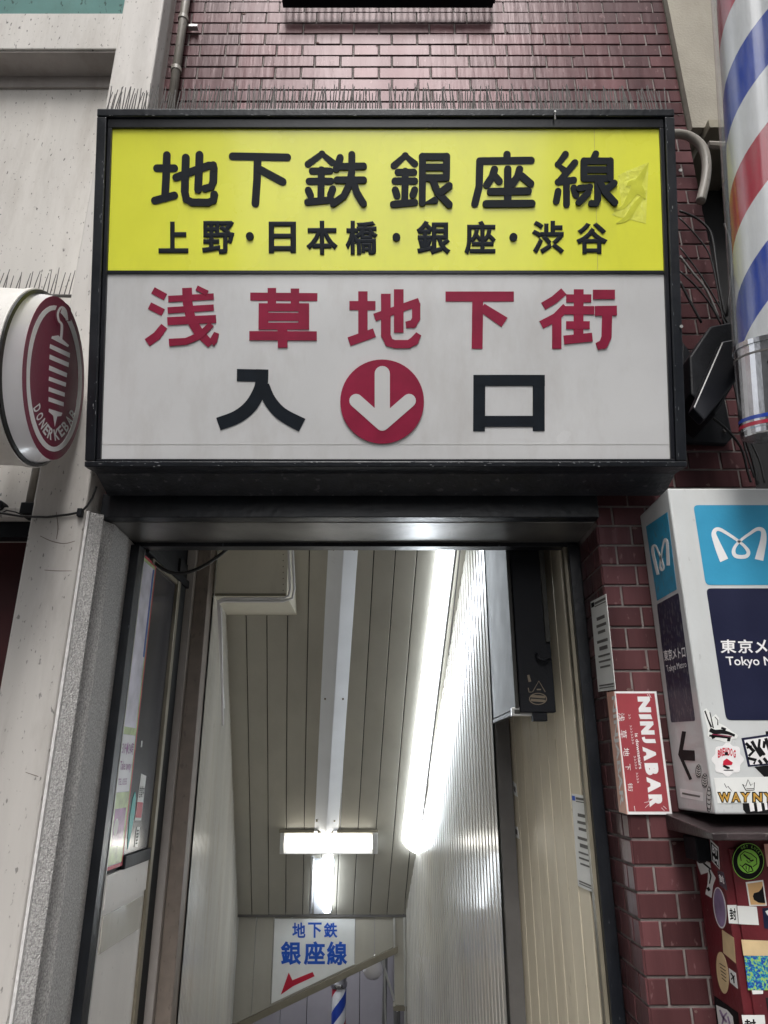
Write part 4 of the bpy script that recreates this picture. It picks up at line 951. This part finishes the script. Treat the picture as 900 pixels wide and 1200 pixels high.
mb = MB(); mb.tube([alongp(.29), alongp(2.7)], r_out, 40, cap=False); obj('clear_tube', mb, gm_, bp, smooth=True)
mb = MB(); mb.tube([alongp(-.0), alongp(.004), alongp(.02), alongp(.022), alongp(.30)], [r_out*.90, r_out*.93, r_out*.93, r_out*.955, r_out*.985], 40); obj('steel_sleeve', mb, M['chrome'], bp, smooth=False)
for s_, m_ in ((.028, 'stripe_red'), (.048, 'stripe_blue')):
    mb = MB(); mb.tube([alongp(s_), alongp(s_+.012)], r_out*.965, 40, cap=False); obj('painted_band', mb, SR if m_ == 'stripe_red' else SB, bp, smooth=True)
mb = MB(); mb.tube([alongp(.262), alongp(.268)], r_out*1.0, 40); obj('collar', mb, M['greycol'], bp)
mb = MB(); mb.tube([alongp(.296), alongp(.312)], r_out*1.02, 40, cap=False); obj('top_collar', mb, M['chrome'], bp)
for s_ in (.22, .15, .115, .08):
    for ang in (-2.15,):
        dirr = Vector((math.cos(ang),0,0)); sy = bax.cross(Vector((1,0,0)))
        n_v = Vector((1,0,0))*math.cos(ang) + sy*math.sin(ang)
        if n_v.y > 0: n_v = Vector((1,0,0))*math.cos(ang) - sy*math.sin(ang)
        c = alongp(s_) + n_v*r_out*.93; mb = MB(); mb.tube([c, c+n_v*.012], .007, 8); obj('screw', mb, M['black'], bp)
# bracket assembly between wall and pole
br = thing('pole_bracket', 'black bracket and motor box holding the barber pole to the bricks', 'bracket', onY(830, 450, 2.5))
mb = MB()
def wedge(pts_front, Y0_, Y1_):
    m_ = MB(); m_.prism([onY(x_, y_, Y0_) for x_, y_ in pts_front][::-1], Vector((0, Y0_-Y1_, 0))); return m_
obj('motor_box', wedge([(832,382),(862,376),(866,440),(838,488),(810,462),(808,418)], 2.32, 2.52), M['black'], br, bevel=.008)
obj('front_arm', wedge([(846,400),(866,396),(868,440),(826,492),(812,478)], 2.26, 2.31), M['frame_in'], br, bevel=.006)
obj('wall_plate', wedge([(800,400),(850,470),(859,512),(852,520),(798,517)], 2.56, 2.59), M['black'], br, bevel=.004)
mb = MB(); c = onY(849, 505, 2.55); mb.tube([c, c+Vector((0,-.012,0))], .010, 10); obj('bolt', mb, M['greycol'], br)
mb = MB(); mb.tube([onY(862,430,2.3), onY(872,430,2.2), onY(880,440,2.2)], .02, 8); obj('strut', mb, M['black'], br)
# thick bent conduit and cables
mb = MB(); mb.tube([onY(x_, y_, 2.50) for x_, y_ in catmull([(770,158),(796,157),(812,162),(824,174),(828,192),(827,210),(823,228),(821,236)],3)], .021, 14); tag(obj('bent_conduit', mb, M['pipe'], smooth=True), 'thick grey bent conduit beside the upper right corner of the big sign', 'conduit')
mb = MB(); mb.tube([onY(830,170,2.53), onY(850,171,2.53)], .018, 8); tag(obj('grey_stub_pipe', mb, M['pipe']), 'short horizontal grey pipe stub between bent conduit and barber pole', 'pipe')
cabs = [[(796,247),(815,255),(830,268),(836,285),(842,330),(850,372)], [(796,255),(815,275),(832,300),(842,345),(848,380)], [(797,300),(812,320),(828,340),(842,372)], [(797,318),(815,335),(832,356),(845,380)], [(797,330),(808,352),(822,378)],
        [(797,290),(818,318),(838,350),(852,378)], [(800,462),(822,480),(848,500),(868,524),(876,552),(880,565)], [(858,440),(866,480),(872,520),(884,560)], [(868,500),(882,540),(888,568)], [(876,510),(890,540),(896,566)], [(849,262),(858,300),(852,370)]]
CL = ['thick uppermost cable bending down from the sign to the pole bracket', 'thin second cable from the top looping to the bracket', 'pale grey cable running down to the top of the motor box', 'thin cable just under the pale grey one', 'short lowest cable above the motor box', 'cable crossing the tangle diagonally above the motor box', 'long cable sagging below the bracket wall plate', 'cable dropping behind the steel sleeve of the barber pole', 'short cable hanging under the barber pole, middle one', 'rightmost short cable hanging under the barber pole', 'upright thin wire close to the clear tube of the barber pole']
for i, c_ in enumerate(cabs):
    Yc = 2.50 - .01*(i % 4); mb = MB(); mb.tube([onY(x_, y_, Yc) for x_, y_ in catmull(c_, 4)], (.0055,.0035,.005,.004)[i % 4], 6)
    tag(obj('loose_cable', mb, M['cablegrey'] if i in (2,) else M['cable'], smooth=True), CL[i], 'cable', 'tangled cables beside the barber pole')

# ------------------------------------------------------------ metro sign box
MX0, MX1, MY0, MY1 = .996, 1.49, 2.31, 2.598; MZ0, MZ1 = 1.474, 2.530
mt = thing('metro_sign_box', 'white box sign with blue and navy panels, covered in stickers, on the right pier', 'sign', (MX0, MY0, MZ0))
obj('casing', MB().box(MX0, MX1, MY0, MY1, MZ0, MZ1), M['white_box'], mt, bevel=.006)
MF = Pl((MX0, MY0-.0003, 0), (1,0,0), (0,0,1)); MS = Pl((MX0-.0003, MY0, 0), (0,-1,0), (0,0,1))
assert MS.n.x < 0
def rrect(pl, quad, r=.1, n=4):
    q_ = [Vector(pl.hit(*c)) for c in quad]; out = []
    for i in range(4):
        p_ = q_[i]; a_ = (q_[i-1]-p_).normalized(); b_ = (q_[(i+1)%4]-p_).normalized()
        s_, e__ = p_+a_*r, p_+b_*r
        for k in range(n+1):
            t = k/n; c_ = s_*(1-t)**2 + p_*2*t*(1-t) + e__*t*t; out.append((c_.x, c_.y))
    return out
def art(parent, name, pl, pts, m_, h0=0, h1=.0008, label=None):
    mb = MB(); mb.pboard(pl, pts, h0, h1); return obj(name, mb, M[m_], parent, label=label)
zf = (3.75, 660, 560)
z_t, z_m = 592, 685
fb = art(mt, 'blue_panel', MF, rrect(MF, [(812.5,592),(921,592),(926,685.5),(827,685.5)], .016), 'sky_blue')
fn = art(mt, 'navy_panel', MF, rrect(MF, [(827.5,689.5),(926,689.5),(940,844),(851,844)], .016), 'navy')
Mlog = [(707,363,38),(690,325,34),(670,275,26),(661,245,20),(670,228,17),(690,228,15),(725,248,13),(765,275,12),(795,300,13),(813,325,16),(806,343,17),(783,348,17),(757,343,17),(748,325,16),(756,300,13),(785,270,12),(820,245,13),(850,226,15),(872,228,18),(880,245,22),(878,280,28),(868,325,34),(860,361,38)]
def shadeM(pl, pts, par):
    mb = MB(); ribbon(mb, pl, catmull(pts, 5), .0008, .0016); obj('logo', mb, M['print_white'], par)
shadeM(MF, zm(Mlog, *zf), fb)
for i, (ch, x0_, x1_) in enumerate((('東',844,862.5), ('京',864.5,882), ('メ',884.5,899), ('ト',903,914), ('ロ',918,933))):
    mb = MB(); sl = 0
    text_quad(mb, ch, MF, [(x0_-.4,749.5),(x1_-.4,749.5),(x1_+.4,765.5),(x0_+.4,765.5)], .0010, .02); obj('character', mb, M['print_white'], fn)
mb = MB(); text_quad(mb, 'Tokyo Metro', MF, [(850,769.5),(931,769.5),(933,783),(852,783)], .0010, .012); obj('lettering', mb, M['print_white'], fn)
sbp = art(mt, 'side_blue_panel', MS, px(MS, zm([(364,214),(458,150),(499,490),(413,540)], *zf)), 'sky_blue_worn')
sn = art(mt, 'side_navy_panel', MS, rrect(MS, zm([(412,556),(507,505),(580,1068),(475,1075)], *zf), .010), 'navy_worn')
Ms = [(418,425,12),(407,380,13),(395,325,13),(397,300,10),(408,300,8),(420,325,7),(437,370,8),(443,395,9),(437,405,9),(430,400,9),(428,380,8),(434,330,7),(443,285,8),(450,270,10),(458,285,12),(461,330,13),(463,385,14)]
shadeM(MS, zm(Ms, *zf), sbp)
mb = MB(); text_quad(mb, '東京メトロ', MS, zm([(441,758),(535,735),(540,790),(447,806)], *zf), .0010, .02); obj('lettering', mb, M['print_white'], sn)
mb = MB(); text_quad(mb, 'Tokyo Metro', MS, zm([(452,825),(540,805),(545,838),(462,862)], *zf), .0010, .0); obj('lettering', mb, M['print_white'], sn)
zs = (4.09, 680, 800)
art(mt, 'left_arrow', MS, px(MS, zm([(489,232),(507,235),(492,322),(548,325),(550,375),(497,372),(536,462),(524,467),(470,345)], *zs)), 'ink')
art(mt, 'side_label', MS, px(MS, zm([(478,507),(588,527),(590,568),(482,548)], *zs)), 'print_white')
mb = MB(); ribbon(mb, MS, zm([(490,530,9),(530,538,9),(575,546,9)], *zs), .0008, .0013); obj('side_label_print', mb, M['grey_print'], mt)
for cx_, cy_, rx, ry in ((568,425,13,32), (598,470,14,34), (618,560,11,62)):
    art(mt, 'graffiti_sticker', MS, disc_px(MS, cx_/4.09+680, cy_/4.09+800, rx/4.09*1.15, ry/4.09, 14, -.12), 'paper', 0, .0008, 'white sticker with black scribbles on the side')
    mb = MB()
    for k in range(5):
        yy = cy_ - ry*.7 + ry*1.4*k/4; ribbon(mb, MS, zm([(cx_-rx*.6, yy-4, 3), (cx_+rx*.1, yy+4, 5), (cx_+rx*.6, yy-2, 3)], *zs), .0008, .0013)
    ribbon(mb, MS, zm([(cx_+rx*math.cos(a_), cy_+ry*math.sin(a_), 2.6) for a_ in [i*math.pi/6 for i in range(13)]], *zs), .0008, .0012)
    obj('scribble', mb, M['ink'], mt)
# front stickers
zq = (8.575, 820, 830)
def sticker(parent, name, label, pl, pts, m_, z, h=.0008):
    return art(parent, name, pl, px(pl, zm(pts, *z)), m_, 0, h, label)
s_ = sticker(mt, 'sticker', 'car and smoke sticker with white edge', MF, [(35,20),(65,0),(95,35),(110,100),(160,60),(195,100),(190,150),(240,170),(330,235),(385,275),(370,305),(325,310),(310,350),(260,345),(200,325),(120,310),(80,280),(85,220),(60,130)], 'paper', zq)
mb = MB()
for r_, m2 in (([(50,25,14),(80,110,12),(115,190,20)], 0), ([(100,40,8),(120,130,10),(135,200,12)], 0), ([(150,85,6),(180,120,8),(180,170,10)], 0), ([(100,215,40),(150,240,48),(220,235,44),(290,250,30),(350,275,24)], 0), ([(95,275,22),(200,285,20),(310,300,16)], 0), ([(215,195,20),(260,215,26)], 0), ([(120,300,24),(150,285,24)], 0), ([(275,315,30),(305,322,26)], 0)):
    ribbon(mb, MF, zm(r_, *zq), .0008, .0014)
obj('drawing', mb, M['ink'], s_)
mb = MB(); ribbon(mb, MF, zm([(120,262,10),(220,272,12),(320,285,8)], *zq), .0008, .0018); obj('red_line', mb, M['maroon'], s_)
cl = [(280+ (150+14*math.cos(8*a_))*math.cos(a_), 515+(160+14*math.cos(8*a_))*math.sin(a_)) for a_ in [i*math.pi/24 for i in range(48)]]
s_ = sticker(mt, 'sticker', 'cloud shaped white sticker with arched red lettering', MF, cl, 'print_white', zq)
LTR = [('B',192,462),('R',216,448),('E',238,440),('W',263,437),('D',290,440),('O',316,446),('G',348,462)]
mb = MB()
for ch, x_, y_ in LTR: text_quad(mb, ch, MF, zm([(x_-12,y_-42),(x_+12,y_-42),(x_+12,y_+36),(x_-12,y_+36)], *zq), .0012, .04)
obj('lettering', mb, M['red_ink'], s_)
mb = MB(); mb.pboard(MF, px(MF, zm([(235,530),(270,505),(330,545),(320,570),(230,572)], *zq)), .0008, .0014); obj('red_shape', mb, M['red_ink'], s_)
mb = MB(); ribbon(mb, MF, zm([(235,575,22),(280,598,26),(300,600,14)], *zq), .0008, .0016); ribbon(mb, MF, zm([(240,622,8),(335,622,8)], *zq), .0008, .0014); ribbon(mb, MF, zm([(262,440,30),(268,470,30)], *zq), .0014, .0022); obj('black_shape', mb, M['ink'], s_)
s_ = sticker(mt, 'sticker', 'blue edged sticker with wild black and white graffiti letters', MF, [(418,300),(760,250),(790,560),(485,588)], 'navy', zq)
mb = MB(); mb.pboard(MF, px(MF, zm([(445,320),(745,275),(770,545),(505,570)], *zq)), .0008, .0013); gw = obj('graffiti_ground', mb, M['print_white'], s_)
mb = MB()
for r_ in ([(460,350,20),(540,430,26),(490,480,18)], [(520,330,22),(560,400,20),(620,480,30)], [(600,310,16),(590,390,20),(650,470,18)], [(650,330,22),(640,400,16)], [(660,300,22),(700,420,26)], [(480,500,18),(560,520,24),(540,560,14)], [(590,520,18),(620,560,20)], [(640,500,20),(680,550,22)], [(470,400,14),(520,380,14)]):
    ribbon(mb, MF, zm([(p_[0], p_[1], p_[2]*1.45) for p_ in r_], *zq), .0013, .0019)
obj('graffiti', mb, M['ink'], s_)
sticker(mt, 'sticker', 'plain black sticker behind the graffiti sticker', MF, [(550,590),(790,560),(800,700),(650,690)], 'ink', zq, .0006)
sticker(mt, 'sticker', 'small black corner above the graffiti sticker', MF, [(660,232),(760,225),(765,262),(665,272)], 'ink', zq, .0005)
s_ = sticker(mt, 'sticker', 'black sticker with white bars under the name sticker', MF, [(432,948),(800,948),(800,1055),(470,1060),(436,1020)], 'ink', zq, .0005)
mb = MB()
for x_ in (530,605,660): ribbon(mb, MF, zm([(x_-14,950,44),(x_,1035,44)] if x_ < 640 else [(x_,950,30),(x_+10,1020,24)], *zq), .0005, .0010)
obj('bars', mb, M['print_white'], s_)
s_ = sticker(mt, 'sticker', 'long white sticker with crown and gold lettering', MF, [(142,700),(790,686),(800,948),(180,956)], 'paper', zq, .0010)
for ch, x0_, x1_, sk in (('W',185,300,8), ('A',318,400,4), ('Y',410,500,0), ('N',535,620,0), ('Y',640,735,0)):
    mb = MB(); text_quad(mb, ch, MF, zm([(x0_-12,840),(x1_+12,838),(x1_+13+sk,948),(x0_-11+sk,950)], *zq), .0011, .11); obj('letter_outline', mb, M['ink'], s_)
    mb = MB(); text_quad(mb, ch, MF, zm([(x0_,852),(x1_,850),(x1_+sk,936),(x0_+sk,938)], *zq), .0026, .03); obj('letter', mb, M['gold'], s_)
mb = MB(); ribbon(mb, MF, zm([(462,826,8),(428,762,8),(460,785,8),(483,716,8),(510,776,8),(548,745,8),(544,822,8),(462,824,8)], *zq), .0010, .0015); ribbon(mb, MF, zm([(468,808,6),(540,806,6)], *zq), .001, .0015); obj('crown', mb, M['ink'], s_)
mb = MB(); ribbon(mb, MF, zm([(245,756,5),(268,800,6),(280,782,6),(322,834,4)], *zq), .0010, .0015); obj('lightning', mb, M['ink'], s_)

# ------------------------------------------------------------ red cabinet below
CX0, CYF = 1.03, 2.395
cb = thing('red_cabinet', 'sticker covered dark red metal cabinet below the white box sign', 'cabinet', (CX0, CYF, 0))
obj('body', MB().box(CX0, 1.56, CYF, 2.598, .12, 1.405), M['red_box'], cb, bevel=.004)
obj('door', MB().box(CX0+.026, 1.54, CYF-.008, CYF-.001, .2, 1.372), M['red_box'], cb, bevel=.002)
RP = [(2.245, 1.428), (2.598, 1.462), (2.598, 1.412), (2.245, 1.408)]
mb = MB(); mb.prism([Vector((1.62, y_, z_)) for y_, z_ in RP][::-1], Vector((.67+.0, 0, 0))); obj('roof_plate', mb, M['roofmetal'], cb, bevel=.003)
mb = MB(); mb.tube([Vector((1.0,2.50,1.35)), Vector((1.02,2.50,1.35))], .03, 12); mb.box(.985, 1.028, 2.46, 2.56, 1.33, 1.40); obj('lock', mb, M['black'], cb, bevel=.004)
CF = Pl((CX0, CYF-.0085, 0), (1,0,0), (0,0,1)); CSd = Pl((CX0-.0005, CYF, 0), (0,-1,0), (0,0,1)); CFb = Pl((CX0, CYF-.0004, 0), (1,0,0), (0,0,1))
za = (9, 800, 960); zb3 = (9, 800, 1080)
def disc_z(pl, cx_, cy_, rx, ry, z, n=32, rot=0): return disc_px(pl, cx_/z[0]+z[1], cy_/z[0]+z[2], rx/z[0], ry/z[0], n, rot)
s_ = art(cb, 'sticker', CF, disc_z(CF, 690, 445, 172, 195, za, 40, -.25), 'ink', 0, .0008, 'round black and green monster face sticker')
mb = MB(); ribbon(mb, CF, zm([(690+168*math.cos(a_)*.97-0, 445+190*math.sin(a_), 6) for a_ in [i*math.pi/20 for i in range(41)]], *za), .0008, .0012); obj('edge_line', mb, M['green'], s_)
art(s_, 'green_disc', CF, disc_z(CF, 692, 445, 116, 128, za, 36, -.2), 'green', .0008, .0012)
mb = MB()
for r_ in ([(640,370,14),(690,415,18),(710,420,12)], [(745,430,14),(720,440,18),(700,425,8)], [(615,440,8),(605,380,8),(650,340,8),(720,365,8),(775,410,8),(780,470,8),(740,500,8)], [(625,500,10),(660,470,16),(720,500,16),(740,545,12),(680,560,10),(625,500,8)], [(665,490,8),(670,530,8)], [(700,500,8),(695,545,8)], [(670,430,7),(690,455,7),(712,450,7)], [(600,480,7),(625,500,7)]):
    ribbon(mb, CF, zm(r_, *za), .0012, .0017)
obj('face_lines', mb, M['ink'], s_)
mb = MB(); GL = 'GET LUCKY'
for i, ch in enumerate(GL):
    if ch == ' ': continue
    a_ = math.radians(-118 + i*11.5); rx, ry = 143, 160; x_, y_ = 690+rx*math.cos(a_), 445+ry*math.sin(a_); tx, ty = -math.sin(a_), math.cos(a_); ux, uy = math.cos(a_), math.sin(a_)
    q_ = [(x_-tx*9+ux*13, y_-ty*9+uy*13), (x_+tx*9+ux*13, y_+ty*9+uy*13), (x_+tx*9-ux*13, y_+ty*9-uy*13), (x_-tx*9-ux*13, y_-ty*9-uy*13)]
    text_quad(mb, ch, CF, zm(q_, *za), .0010, 0)
obj('lettering', mb, M['green'], s_)
s_ = art(cb, 'sticker', CF, px(CF, zm([(664,664),(848,640),(888,912),(704,914)], *za)), 'paper', 0, .0006, 'tan and black sticker with white border')
art(s_, 'tan_field', CF, px(CF, zm([(680,680),(838,658),(872,900),(716,902)], *za)), 'tan', .0006, .0010)
art(s_, 'black_shape', CF, px(CF, zm([(842,700),(870,885),(800,880),(750,850),(738,812),(750,780),(800,765),(828,735)], *za)), 'ink', .0010, .0014)
art(cb, 'sticker', CF, px(CF, zm([(572,912),(780,922),(804,1116),(592,1106)], *za)), 'paper', 0, .0007, 'blank white square sticker')
s_ = art(cb, 'sticker', CFb, px(CFb, zm([(468,905),(566,905),(588,1104),(488,1098)], *za)), 'paper', 0, .0007, 'white sticker with one black character near the corner')
mb = MB(); text_quad(mb, '封', CFb, zm([(488,940),(556,938),(568,1064),(500,1066)], *za), .0009, .03); obj('character', mb, M['ink'], s_)
s_ = art(cb, 'sticker', CF, px(CF, zm([(838,940),(940,930),(950,1160),(860,1150)], *za)), 'navy', 0, .0007, 'dark sticker with white figure at the picture edge')
mb = MB(); mb.pboard(CF, px(CF, zm([(870,970),(920,950),(930,1040),(890,1010)], *za)), .0007, .0012); obj('white_shape', mb, M['paper'], s_)
art(cb, 'sticker', CF, px(CF, zm([(856,262),(960,262),(985,500),(890,500)], *za)), 'poster_pink', 0, .0006, 'torn pink and white sticker at the picture edge')
art(cb, 'sticker', CF, px(CF, zm([(618,190),(990,205),(1000,365),(640,358)], *zb3)), 'cream_ink', 0, .0005, 'peeled yellowed paper strip')
s_ = art(cb, 'sticker', CF, px(CF, zm([(648,362),(1000,358),(1030,722),(690,722)], *zb3)), 'mottled', 0, .0009, 'square sticker mottled blue and green')
art(cb, 'sticker', CF, px(CF, zm([(728,724),(848,726),(846,762),(738,766)], *zb3)), 'paper', 0, .0006, 'tiny white tab under the mottled sticker')
s_ = art(cb, 'sticker', CF, px(CF, zm([(620,985),(862,985),(875,1110),(640,1110)], *zb3)), 'paper', 0, .0008, 'white sticker with one black character at the bottom')
mb = MB(); text_quad(mb, '封', CF, zm([(645,1030),(765,1026),(780,1150),(655,1155)], *zb3), .0010, .035); obj('character', mb, M['ink'], s_)
obj('dark_slot', MB().box(onY(896,1172,CYF).x, 1.5, CYF-.012, CYF-.0082, .9, onY(896,1168,CYF).z), M['dark'], cb)
# side stickers
s_ = art(cb, 'sticker', CSd, px(CSd, zm([(290,210),(378,295),(392,532),(310,440)], *za)), 'paper', 0, .0006, 'narrow black and white lettered sticker on the cabinet side')
art(s_, 'black_field', CSd, px(CSd, zm([(298,235),(372,308),(384,512),(316,430)], *za)), 'ink', .0006, .0010)
mb = MB(); text_quad(mb, 'BT', CSd, zm([(312,262),(370,315),(374,400),(318,345)], *za), .0012, .04); obj('lettering', mb, M['print_white'], s_); mb = MB(); text_quad(mb, 'M', CSd, zm([(322,385),(374,430),(380,490),(330,440)], *za), .0012, .04); obj('lettering', mb, M['print_white'], s_)
s_ = art(cb, 'sticker', CSd, px(CSd, zm([(365,540),(432,560),(475,755),(395,700)], *za)), 'grey_foil', 0, .0006, 'grey sticker with black grid character on the cabinet side')
mb = MB(); text_quad(mb, '封', CSd, zm([(378,575),(430,600),(450,690),(396,660)], *za), .0008, .04); obj('character', mb, M['print_white'], s_)
s_ = art(cb, 'sticker', CSd, px(CSd, zm([(130,375),(215,420),(290,460),(300,540),(350,620),(320,700),(305,830),(240,790),(265,680),(270,560),(195,585),(165,500)], *za)), 'paper', 0, .0006, 'torn black and white figure sticker on the cabinet side')
mb = MB()
for r_ in ([(150,390,10),(230,470,18),(300,530,16)], [(280,530,12),(300,600,14),(285,680,12)], [(265,720,30),(285,755,26)]): ribbon(mb, CSd, zm(r_, *za), .0006, .0010)
obj('drawing', mb, M['ink'], s_)
s_ = art(cb, 'sticker', CSd, disc_z(CSd, 393, 935, 66, 220, za, 32, -.12), 'print_white', 0, .0006, 'oval lilac and grey sticker on the cabinet side')
art(s_, 'foil_field', CSd, disc_z(CSd, 393, 932, 56, 205, za, 32, -.12), 'lilac', .0006, .0010)
art(cb, 'sticker', CSd, px(CSd, zm([(415,85),(540,170),(562,440),(430,330)], *zb3)), 'cream_ink', 0, .0005, 'yellowed paper remnant on the cabinet side')
s_ = art(cb, 'sticker', CSd, disc_z(CSd, 422, 540, 60, 222, zb3, 32, -.12), 'cream_ink', 0, .0008, 'oval cream sticker with small dark text')
mb = MB()
for k in range(5): yy = 440+k*38; ribbon(mb, CSd, zm([(392+k*6,yy,7),(455+k*2,yy+42,7)], *zb3), .0008, .0011)
obj('print', mb, M['ink'], s_)
s_ = art(cb, 'sticker', CSd, px(CSd, zm([(488,490),(562,545),(582,710),(502,640)], *zb3)), 'paper', 0, .0006, 'small white sticker with black mark low on the cabinet side')
mb = MB(); ribbon(mb, CSd, zm([(510,540,12),(540,590,14),(545,650,10)], *zb3), .0006, .001); ribbon(mb, CSd, zm([(550,570,10),(515,610,12)], *zb3), .0006, .0012); obj('drawing', mb, M['ink'], s_)
s_ = art(cb, 'sticker', CSd, px(CSd, zm([(335,780),(585,960),(600,1110),(365,1110)], *zb3)), 'ink', 0, .0006, 'black sticker with white and purple graffiti low on the side')
art(s_, 'white_field', CSd, px(CSd, zm([(355,880),(470,930),(530,1000),(545,1110),(385,1110)], *zb3)), 'paper', .0006, .0010)
mb = MB()
for r_ in ([(395,930,16),(430,1010,24),(470,1060,20)], [(470,960,14),(440,1000,20),(420,1080,16)], [(480,1000,14),(500,1080,18)]): ribbon(mb, CSd, zm(r_, *zb3), .0010, .0014)
obj('graffiti', mb, M['lilac'], s_)

# ------------------------------------------------------------ bar poster wrapped round the pier corner
nb_ = thing('bar_poster', 'red poster lettered sideways in white, wrapped round the brick pier corner', 'poster', (.825, 2.59, 1.6))
NP = Pl((.825, 2.590, 0), (1,0,0), (0,0,1)); zn = (7.06, 700, 800)
RVp = Pl((.8195, 2.6, 0), (0,-1,0), (0,0,1))
NQ = [(722.7,810.6),(769.4,810.2),(787.5,954.4),(738.2,955)]
tl = NP.hit(*NQ[0]); tr2 = NP.hit(*NQ[1]); brr = NP.hit(*NQ[2]); bl = NP.hit(*NQ[3])
zt4, zb4 = tr2[1], brr[1]; xr4 = (tr2[0]+brr[0])/2
art(nb_, 'sheet', NP, [(-.004, zb4), (xr4, zb4), (xr4, zt4), (-.004, zt4)], 'print_white', -.003, .0)
art(nb_, 'red_field', NP, [(.0, zb4+.009), (xr4-.008, zb4+.009), (xr4-.008, zt4-.007), (.0, zt4-.007)], 'poster_red', 0, .0005)
for (a_, b_) in ((N_, 0) for N_ in range(8)): pass
cent = [('N',0),('I',1),('N',2),('J',3),('A',4),('B',5),('A',6),('R',7)]
spans = [(115,245,330,446),(262,302,340,455),(320,430,350,475),(447,500,365,485),(530,648,372,492),(665,765,388,512),(780,910,405,530),(925,1030,420,545)]
for (ch, _), (ya_, yb_, xa_, xb_) in zip(cent, spans):
    off = 14
    mb = MB(); text_quad(mb, ch, NP, zm([(xb_-off,ya_),(xb_+0,yb_),(xa_+off*1.0,yb_),(xa_,ya_)], *zn), .0010, .085); obj('letter', mb, M['print_white'], nb_)
mb = MB(); text_quad(mb, 'is downstairs', NP, zm([(335,418),(372,712),(345,716),(308,420)], *zn), .0010, .02); obj('lettering', mb, M['print_white'], nb_)
for ch, (xa_, ya_, xb_, yb_) in zip('浅草地下街', ((172,250,222,318),(188,392,240,460),(212,540,262,608),(228,672,270,725),(250,830,290,900))):
    mb = MB(); text_quad(mb, ch, NP, zm([(xb_,ya_),(xb_+5,yb_),(xa_+5,yb_),(xa_,ya_)], *zn), .0010, 0); obj('character', mb, M['print_white'], nb_)
mb = MB()
for k in range(26):
    if random.random() < .15: continue
    y_ = 262+k*23; x_ = 258+ (y_-262)*.13; ribbon(mb, NP, zm([(x_,y_,2.5),(x_+3,y_+16,2.5)], *zn), .0005, .0010); ribbon(mb, NP, zm([(x_+14,y_,2),(x_+8,y_+14,3)], *zn), .0005, .0011)
obj('fine_print', mb, M['print_white'], nb_, kind='stuff')
mb = MB()
for r_ in ([(425,92,3),(445,125,4)], [(412,95,3),(425,120,3)], [(530,1035,4),(555,1060,3)], [(545,1020,4),(572,1045,3)], [(388,992,3),(425,985,3)], [(395,1035,3),(428,1005,3)], [(430,960,3),(425,985,3)], [(305,1020,5),(312,1065,3)]): ribbon(mb, NP, zm(r_, *zn), .0005, .0010)
obj('ray_marks', mb, M['print_white'], nb_)
ry0 = RVp.hit(711, 812); ry1 = RVp.hit(726, 951)
art(nb_, 'folded_edge', RVp, [(.010, zb4), (.010, zt4), ((ry0[0]+ry1[0])/2, zt4+.005), ((ry0[0]+ry1[0])/2, zb4+.004)], 'poster_pink', -.001, .001)
mb = MB(); text_quad(mb, 'NINJABAR', RVp, zm([(150,105),(225,1020),(185,1020),(112,120)], *zn), .0012, .03); obj('lettering', mb, M['print_white'], nb_)
pn = thing('reveal_notice', 'narrow white printed notice on the brick reveal above the red poster', 'notice', (.82, 2.7, 1.9))
z8 = (3.75, 660, 560); NQ2 = zm([(121,545),(188,510),(230,930),(155,940)], *z8)
art(pn, 'paper', RVp, px(RVp, NQ2), 'paper', -.001, .001)
mb = MB(); lines_on(mb, RVp, NQ2, rows, .0011); obj('print', mb, M['grey_print'], pn)
mb = MB(); lines_on(mb, RVp, NQ2, [(.02,.07,.04,.22)], .0011); obj('mark', mb, M['ink'], pn)
